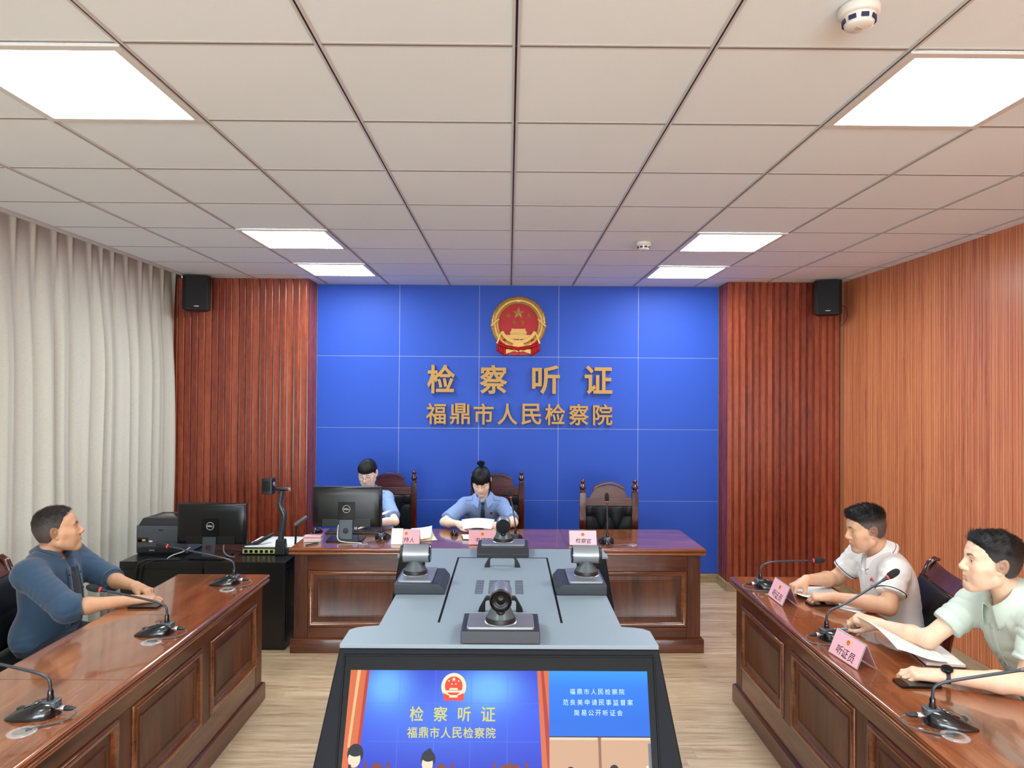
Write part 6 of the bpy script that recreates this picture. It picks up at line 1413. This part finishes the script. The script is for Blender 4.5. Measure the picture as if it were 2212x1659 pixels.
# ---- woman in glasses
BLUE = cloth_mat('uniform_blue', (142, 172, 224), .8, 900, .03, .08, .1)
def strands_fringe(n, seed, x0, x1, zlow, bun=False, locks=False, back=True):
    def f(b, W):
        def fr(rnd):
            x = rnd.uniform(x0, x1); zl = zlow+rnd.uniform(-.006, .008)+.10*abs(x)**1.3*0; 
            top = Vector((x*.45, .030+rnd.uniform(-.014, .012), .131+rnd.uniform(-.003, .002)-.25*x*x*8))
            sy = lambda x_, k: -.008+k*math.sqrt(max(.02, 1-(x_/.086)**2))
            p1 = Vector((x*.72, sy(x*.72, .084), .1145)); p2 = Vector((x*.95, sy(x*.95, .104), .078)); p3 = Vector((x, sy(x, .1065), zl))
            return [W(tuple(q)) for q in (top, p1, p2, p2*.45+p3*.55+Vector((0, .001, 0)), p3)]
        strands(b, n, seed, fr, .0013)
        if bun:
            def bn(rnd):
                a = rnd.uniform(0, 2*PI); r0 = .012; h = rnd.uniform(0, 1); c = Vector((0, -.050, .138)); d = Vector((math.cos(a), math.sin(a)*.8, 0))
                return [W(tuple(c+d*r0+Vector((0, 0, .0)))), W(tuple(c+d*.026+Vector((0, 0, .010)))), W(tuple(c+d*(.030+.006*h)+Vector((0, 0, .026)))), W(tuple(c+d*.014*(1+h)+Vector((0, 0, .036+.012*h))))]
            strands(b, 160, seed+2, bn, .0016)
            def wisp(rnd):
                a = rnd.uniform(0, 2*PI); c = Vector((.004, -.05, .165)); d = Vector((math.cos(a)*.35, math.sin(a)*.35, 1)).normalized(); return [W(tuple(c+d*.03*s)) for s in (0, .5, 1)]
            strands(b, 26, seed+3, wisp, .0008)
        if locks:
            def lk(rnd):
                q = rnd.choice((-1, 1)); dx = rnd.uniform(-.004, .006); dy = rnd.uniform(-.014, .016); zl = -.085+rnd.uniform(-.02, .012)
                return [W((q*.055, .045+dy*.5, .105)), W((q*(.078+dx), .040+dy, .06)), W((q*(.083+dx), .036+dy, .01)), W((q*(.078+dx), .040+dy, -.045)), W((q*(.068+dx), .046+dy, zl))]
            strands(b, 150, seed+4, lk, .0015)
    return f
W1 = dict(id='glasses_woman', base=(-1.17, 6.18, .50), head=(-1.193, 5.90, 1.150), face=aim(math.radians(-97), math.radians(-22)), hscale=.93, neck=(-1.19, 5.945, .985), front=(-.1, -1, 0),
    pelvis=(-1.17, 6.17, .585), belly=(-1.18, 6.08, .72), chest=(-1.19, 5.99, .85), skin=(252, 226, 206), neckr=.86, arm=.86, torso=.9,
    arms=[((-1.325, 5.945, .935), (-1.41, 5.70, .785), (-1.26, 5.53, .79), None), ((-1.045, 5.93, .935), (-.925, 5.675, .785), (-1.10, 5.53, .80), dict(x=(-.8, -.5, .05), z=(-.1, .2, 1), thumb_side=1, sc=.86, curl=[(40, 45, 25)]*4, thumb=((.7, .4, -.4), (.9, 0, -.4), (.9, -.2, -.3))))],
    sleeve=.80, sleeve_r=.017, loose=.020, wrinkle=.007, neck_cut=.012, vneck=.0, gap=.30, collar=.036, crise=.008, shirt_mat=BLUE, trousers=(24, 30, 52), hres=.0025,
    hp=dict(w=.98, jaw=.92, nose=.92, browk=.5, lipk=.8, lips=.95, lip=(.9, .55, .56), hair=dict(line=([-.09, -.06, -.04, -.02, .0, .03, .06, .08, .1, .14], [-.03, -.02, -.012, -.002, .02, .04, .056, .074, .09, .12]), bottom=-.07, top=.008, side=.006, amp=.05, color=(14, 14, 17), flow=flow((0, -1, -.2), (0, -1, .1), .05, .04, .04, .04), n=3200, mess=.06, rad=.0009, hug=1.2, low=True)),
    strands=strands_fringe(620, 21, -.076, .076, .043))
W1 = person('woman with round glasses and black fringe in a blue uniform shirt, behind the monitor', W1)
W2 = dict(id='necktie_woman', base=(-.22, 6.18, .50), head=(-.225, 5.835, 1.098), face=aim(math.radians(-96), math.radians(-33)), hscale=.94, neck=(-.215, 5.925, .935), front=(0, -1, 0),
    pelvis=(-.20, 6.17, .585), belly=(-.205, 6.09, .70), chest=(-.21, 6.0, .815), skin=(252, 224, 204), neckr=.86, arm=.90, torso=.92,
    arms=[((-.365, 5.92, .885), (-.520, 5.665, .785), (-.405, 5.525, .80), dict(x=(.80, -.50, -.05), z=(-.35, -.35, .85), thumb_side=-1, sc=.86, curl=[(30, 48, 25), (36, 52, 28), (42, 54, 28), (48, 54, 28)], thumb=((.75, .4, -.2), (.9, .1, -.1), (.9, -.1, -.1)))),
          ((-.06, 5.92, .885), (.045, 5.665, .785), (-.075, 5.525, .795), dict(x=(-.80, -.48, -.05), z=(.35, -.35, .85), thumb_side=1, sc=.86, curl=[(30, 48, 25), (36, 52, 28), (42, 54, 28), (48, 54, 28)], thumb=((.75, .4, -.2), (.9, .1, -.1), (.9, -.1, -.1))))],
    sleeve=.84, sleeve_r=.018, loose=.020, wrinkle=.007, neck_cut=.012, gap=.40, collar=.040, crise=.010, flare=1.2, shirt_mat=BLUE, trousers=(24, 30, 52), hres=.0025,
    hp=dict(w=.98, jaw=.94, nose=.95, browk=.6, lipk=.8, lip=(.88, .56, .56), hair=dict(line=([-.09, -.06, -.04, -.02, .0, .03, .06, .08, .1, .14], [-.03, -.02, -.012, .0, .03, .048, .06, .078, .09, .12]), bottom=-.06, top=.010, side=.007, amp=.05, color=(15, 16, 19), flow=flow((0, -.9, .2), (0, -.7, .8), .05, .04, .04, .04), n=3200, mess=.06, rad=.0009, hug=1.2, low=True, ears=False)),
    strands=strands_fringe(660, 31, -.076, .076, .034, bun=True, locks=True))
W2 = person('woman with top bun and dark necktie reading a paper at the bench', W2)
# ================================================================ what they wear and hold
def L_(sp, p): return tuple(np.array(p)-np.array(sp['loc']))
# necktie and badge
fp = W2['front_point']; TIE = cloth_mat('tie_navy', (46, 62, 92), .6, 1200, .05, .08)
b = MB(); b.grid(lambda u, v: L_(W2, fp(-.016+.31*v, (u-.5)*2*(.010+.022*min(1, v*1.2)), .010+.002*math.sin(PI*u))), 9, 30); tie = obj('necktie', b, TIE, W2['root'], solid=.004, angle=80)
b = MB(); k = np.array(fp(-.020, 0, .012)); b.prism([(-.017, .016), (.017, .016), (.011, -.018), (-.011, -.018)], -.007, .007, mtx=basis(L_(W2, k), tuple(-W2['cr']) if False else tuple(W2['cr']), tuple(W2['upv']))); obj('necktie_knot', b, TIE, tie, bev=.004)
q = np.array(fp(.115, .0, .0)); sgn = 1 if (q+W2['cr']*.1)[0] > q[0] else -1; k = fp(.062, sgn*.072, .004); bm_ = basis(L_(W2, k), tuple(W2['cr']*sgn), tuple(W2['upv']))
bd = obj('badge', MB().lathe([(0, .002), (.0125, .002), (.0135, 0), (.0, -.002)], 24, mtx=bm_, cap=False), EMB_GOLD, W2['root']); obj('badge_field', MB().lathe([(0, .0032), (.007, .0032), (.008, .0018)], 20, mtx=bm_, cap=False), EMB_RED, bd)
for sp in (W1, W2):     # shoulder straps on the uniform shirts
    for (sh, el, wr, h) in sp['arms']:
        a = np.array(sp['NB'])*.42+np.array(sh)*.58; c = np.array(sh); 
        def strap(u, v, a=a, c=c, sp=sp):
            p = a+(c-a)*v+sp['fw']*(u-.5)*.045; P = p[None]+sp['upv'][None]*np.linspace(.14, -.05, 96)[:, None]; d = sp['shirt_fn'](P.astype(F32)); i = int(np.argmax(d < 0)) if (d < 0).any() else 50; return L_(sp, P[i]+sp['upv']*.003)
        b = MB(); b.grid(strap, 5, 10); obj('shoulder_strap', b, BLUE, sp['shirt'], solid=.003, angle=80)
# glasses
gl = thing('glasses', 'round thin framed glasses worn by the woman behind the bench monitor', 'glasses', W1['base']); T_ = W1['toW']; GM = plain('glasses_frame', (54, 50, 52), .3, .6)
for s in (-1, 1):
    obj('rim', MB().tube([L_(W1, T_((s*.033+.0225*math.cos(2*PI*i/28), .1085-abs(s*.033+.0225*math.cos(2*PI*i/28))*.12, -.004+.0205*math.sin(2*PI*i/28)))) for i in range(29)], .0011, 6, cap=False), GM, gl)
    obj('lens', MB().poly([L_(W1, T_((s*.033+.022*math.cos(2*PI*i/28), .1085-abs(s*.033+.022*math.cos(2*PI*i/28))*.12, -.004+.020*math.sin(2*PI*i/28)))) for i in range(28)]), plain('lens_clear', (250, 250, 250), .02, alpha=.12), gl, smooth=False)
    obj('temple', MB().tube([L_(W1, T_(p)) for p in ((s*.0555, .1015, -.0), (s*.072, .085, .0), (s*.0785, .0, .006), (s*.079, -.02, -.004))], .0011, 6), GM, gl)
obj('bridge', MB().tube([L_(W1, T_(p)) for p in ((-.0105, .107, .0), (0, .112, .004), (.0105, .107, .0))], .0011, 6), GM, gl)
# navy shirt person: dark tee shirt behind the open front, shirt front edges, rolled cuffs
fp = P1['front_point']; TEE = cloth_mat('dark_tee', (14, 22, 34), .85, 900)
b = MB(); b.grid(lambda u, v: L_(P1, fp(.055+.30*v, -.006+(u-.5)*2*(.034+.030*v), .0022)), 10, 24); obj('tee_shirt', b, TEE, P1['root'], solid=.002, angle=80)
for s in (-1, 1):
    b = MB(); b.grid(lambda u, v: L_(P1, fp(.05+.31*v, -.006+s*(.036+.030*v+.026*u), .0055)), 4, 24); pk = obj('front_placket', b, P1['shirt_mat'], P1['shirt'], solid=.003, angle=80)
    if s == -1 or True:
        for i in range(3): obj('button', MB().ball(L_(P1, fp(.09+.085*i, -.006+s*(.05+.030*(.13+.27*i)), .008)), .005, 10), INKB, pk)
for (sh, el, wr, h) in P1['arms']:
    el, wr = np.array(el), np.array(wr); ax_ = unit(wr-el); b = MB(); sleeve_cuff(b, el+(wr-el)*.20-ax_*.048-np.array(P1['loc']), ax_, .0565, .05, .006); obj('rolled_cuff', b, P1['shirt_mat'], P1['shirt'], bev=.002)
# wristwatch
sh, el, wr, h = P3['arms'][0]; el, wr = np.array(el), np.array(wr); ax_ = unit(wr-el); c = wr-ax_*.012; wz = unit(np.array((0, -.35, 1))-ax_*np.dot((0, -.35, 1), ax_)); wt = thing('wristwatch', 'black round wristwatch on the wrist of the person in the green polo', 'watch', tuple(c)); m3 = basis((0, 0, 0), tuple(np.cross(ax_, wz)), tuple(wz)); 
st = MB(); N = 36; pr = ((-.010, .0255), (-.009, .0275), (.009, .0275), (.010, .0255)); vs = [tuple(m3 @ Vector((rr*math.cos(2*PI*i/N)*1.08, rr*math.sin(2*PI*i/N), a))) for a, rr in pr for i in range(N)]; st.add(vs, [(k*N+i, k*N+(i+1) % N, (k+1)*N+(i+1) % N, (k+1)*N+i) for k in range(3) for i in range(N)]); obj('strap', st, plain('watch_strap', (36, 40, 44), .55), wt)
cm = basis(tuple(wz*.0265), tuple(ax_), tuple(np.cross(wz, ax_))); obj('case', MB().lathe([(.019, 0), (.0215, .002), (.0215, .008), (.019, .0105), (.017, .011)], 36, mtx=cm), plain('watch_case', (30, 32, 36), .25, .6), wt, angle=30); obj('dial', MB().lathe([(0, .0112), (.017, .0112)], 32, mtx=cm, cap=False), BLK, wt)
# shirt emblem and lettering on the white polo, small motif on the green one
fp = P2['front_point']; RED = plain('print_red', (206, 70, 76), .7)
q0 = np.array(fp(.13, .0)); sg = 1 if (q0+P2['cr']*.1)[1] < q0[1] else -1
def chest_frame(sp, s_, x, sg): k = sp['front_point'](s_, x, .0035); n_ = np.array(sp['front_point'](s_, x+.02))-np.array(sp['front_point'](s_, x-.02)); n_ = unit(n_)*(1 if n_@sp['cr'] > 0 else -1); rt = -n_ if sg > 0 else n_; return basis(L_(sp, k), tuple(n_), tuple(sp['upv'])), n_
fr, _ = chest_frame(P2, .085, sg*.085, sg)
def decal(name, poly, m, mat, par): 
    o = obj(name, MB().prism(poly, -.004, .0012, mtx=m), mat, par, smooth=False); return o
em2 = decal('chest_emblem', [(-.012, -.002), (0, .016), (.012, -.002), (.006, -.004), (0, .007), (-.006, -.004)], fr, RED, P2['shirt'])
fr, _ = chest_frame(P2, .118, sg*.085, sg)
for i, ch in enumerate('福鼎'):
    v, f = glyph(ch, 1, offset=.01); v = fit(v, h=.013); obj('chest_lettering', MB().add([(x+(-.01+.02*i), y, .002) for x, y, z in v], f, 0, fr), RED, P2['shirt'], smooth=False, recalc=False)
q0 = np.array(P3['front_point'](.13, .0)); sg = 1 if (q0+P3['cr']*.1)[1] < q0[1] else -1
fr, _ = chest_frame(P3, .15, sg*.075, sg); decal('chest_motif', [(-.004, -.008), (.004, -.008), (.006, .0), (.002, .006), (.003, .012), (-.003, .012), (-.005, .003)], fr, plain('motif_grey', (196, 206, 200), .8), P3['shirt'])
# papers
z = TZ+.001
printed('paper', 'printed sheet under the hands of the person in the white polo', quadfn((1.57, 3.985, z), (1.57, 3.735, z), (1.845, 3.735, z), (1.845, 3.985, z), lambda u, v: (0, 0, .03*max(0, .5-v)**2*max(0, u-.2)*4)), 12, 12)
printed('paper', 'loose white sheets by the elbow of the person in the white polo', quadfn((1.70, 3.60, z), (1.78, 3.50, z), (1.86, 3.62, z), (1.79, 3.72, z)), 3, 3, 5)
tc = MB(); A4 = quadfn((1.617, 3.22, .82), (1.61, 2.865, .80), (1.79, 2.80, .775), (1.815, 3.04, .775), lambda u, v: (-.0*v, 0, .020*math.sin(PI*u)*(1-v)-.022*v*math.sin(PI*v)))
printed('paper', 'large white printed sheets lifted by the person in the green polo', A4, 16, 14, 18)
nb = thing('notebook', 'white notepad with dark cover under the papers of the green polo person', 'notebook', (1.80, 2.93, TZ), -.15)
obj('cover', MB().box(-.075, .075, -.11, .11, .0, .003), INKB, nb, bev=.001); obj('pages', MB().box(-.074, .074, -.109, .109, .003, .014), WHITE, nb, bev=.0008)
h3 = P3['tips'][1]; c = (np.array(h3[0][0])+np.array(h3[1]))/2+np.array((0, 0, .012)); d = unit((-.93, .25, -.16)); o = c-d*-.075
pen('grey ballpoint pen held by the person in the green polo', tuple(c+d*.075), basis((0, 0, 0), tuple(np.cross(-d, (0, 0, 1))), tuple(np.cross(-d, np.cross(-d, (0, 0, 1))))) if True else None, [plain('pen_grey', (120, 128, 140), .3, .4)])
printed('paper', 'white sheet held in both hands of the woman in the necktie', quadfn((-.365, 5.47, .842), (-.105, 5.475, .842), (-.13, 5.37, .785), (-.35, 5.37, .785), lambda u, v: (0, 0, .012*math.sin(PI*u))), 12, 8, 8)
printed('paper', 'folded white sheets on the bench under the reading woman hands', quadfn((-.36, 5.36, .748), (-.22, 5.34, .748), (-.20, 5.18, .748), (-.335, 5.19, .748), lambda u, v: (0, 0, .012*math.sin(PI*v))), 6, 8, 6)
printed('paper', 'white sheet held by the woman with glasses beside the monitor', quadfn((-1.13, 5.50, .84), (-.94, 5.60, .895), (-.96, 5.47, .885), (-1.14, 5.40, .825)), 4, 4, 5)
bpy.context.view_layer.update()
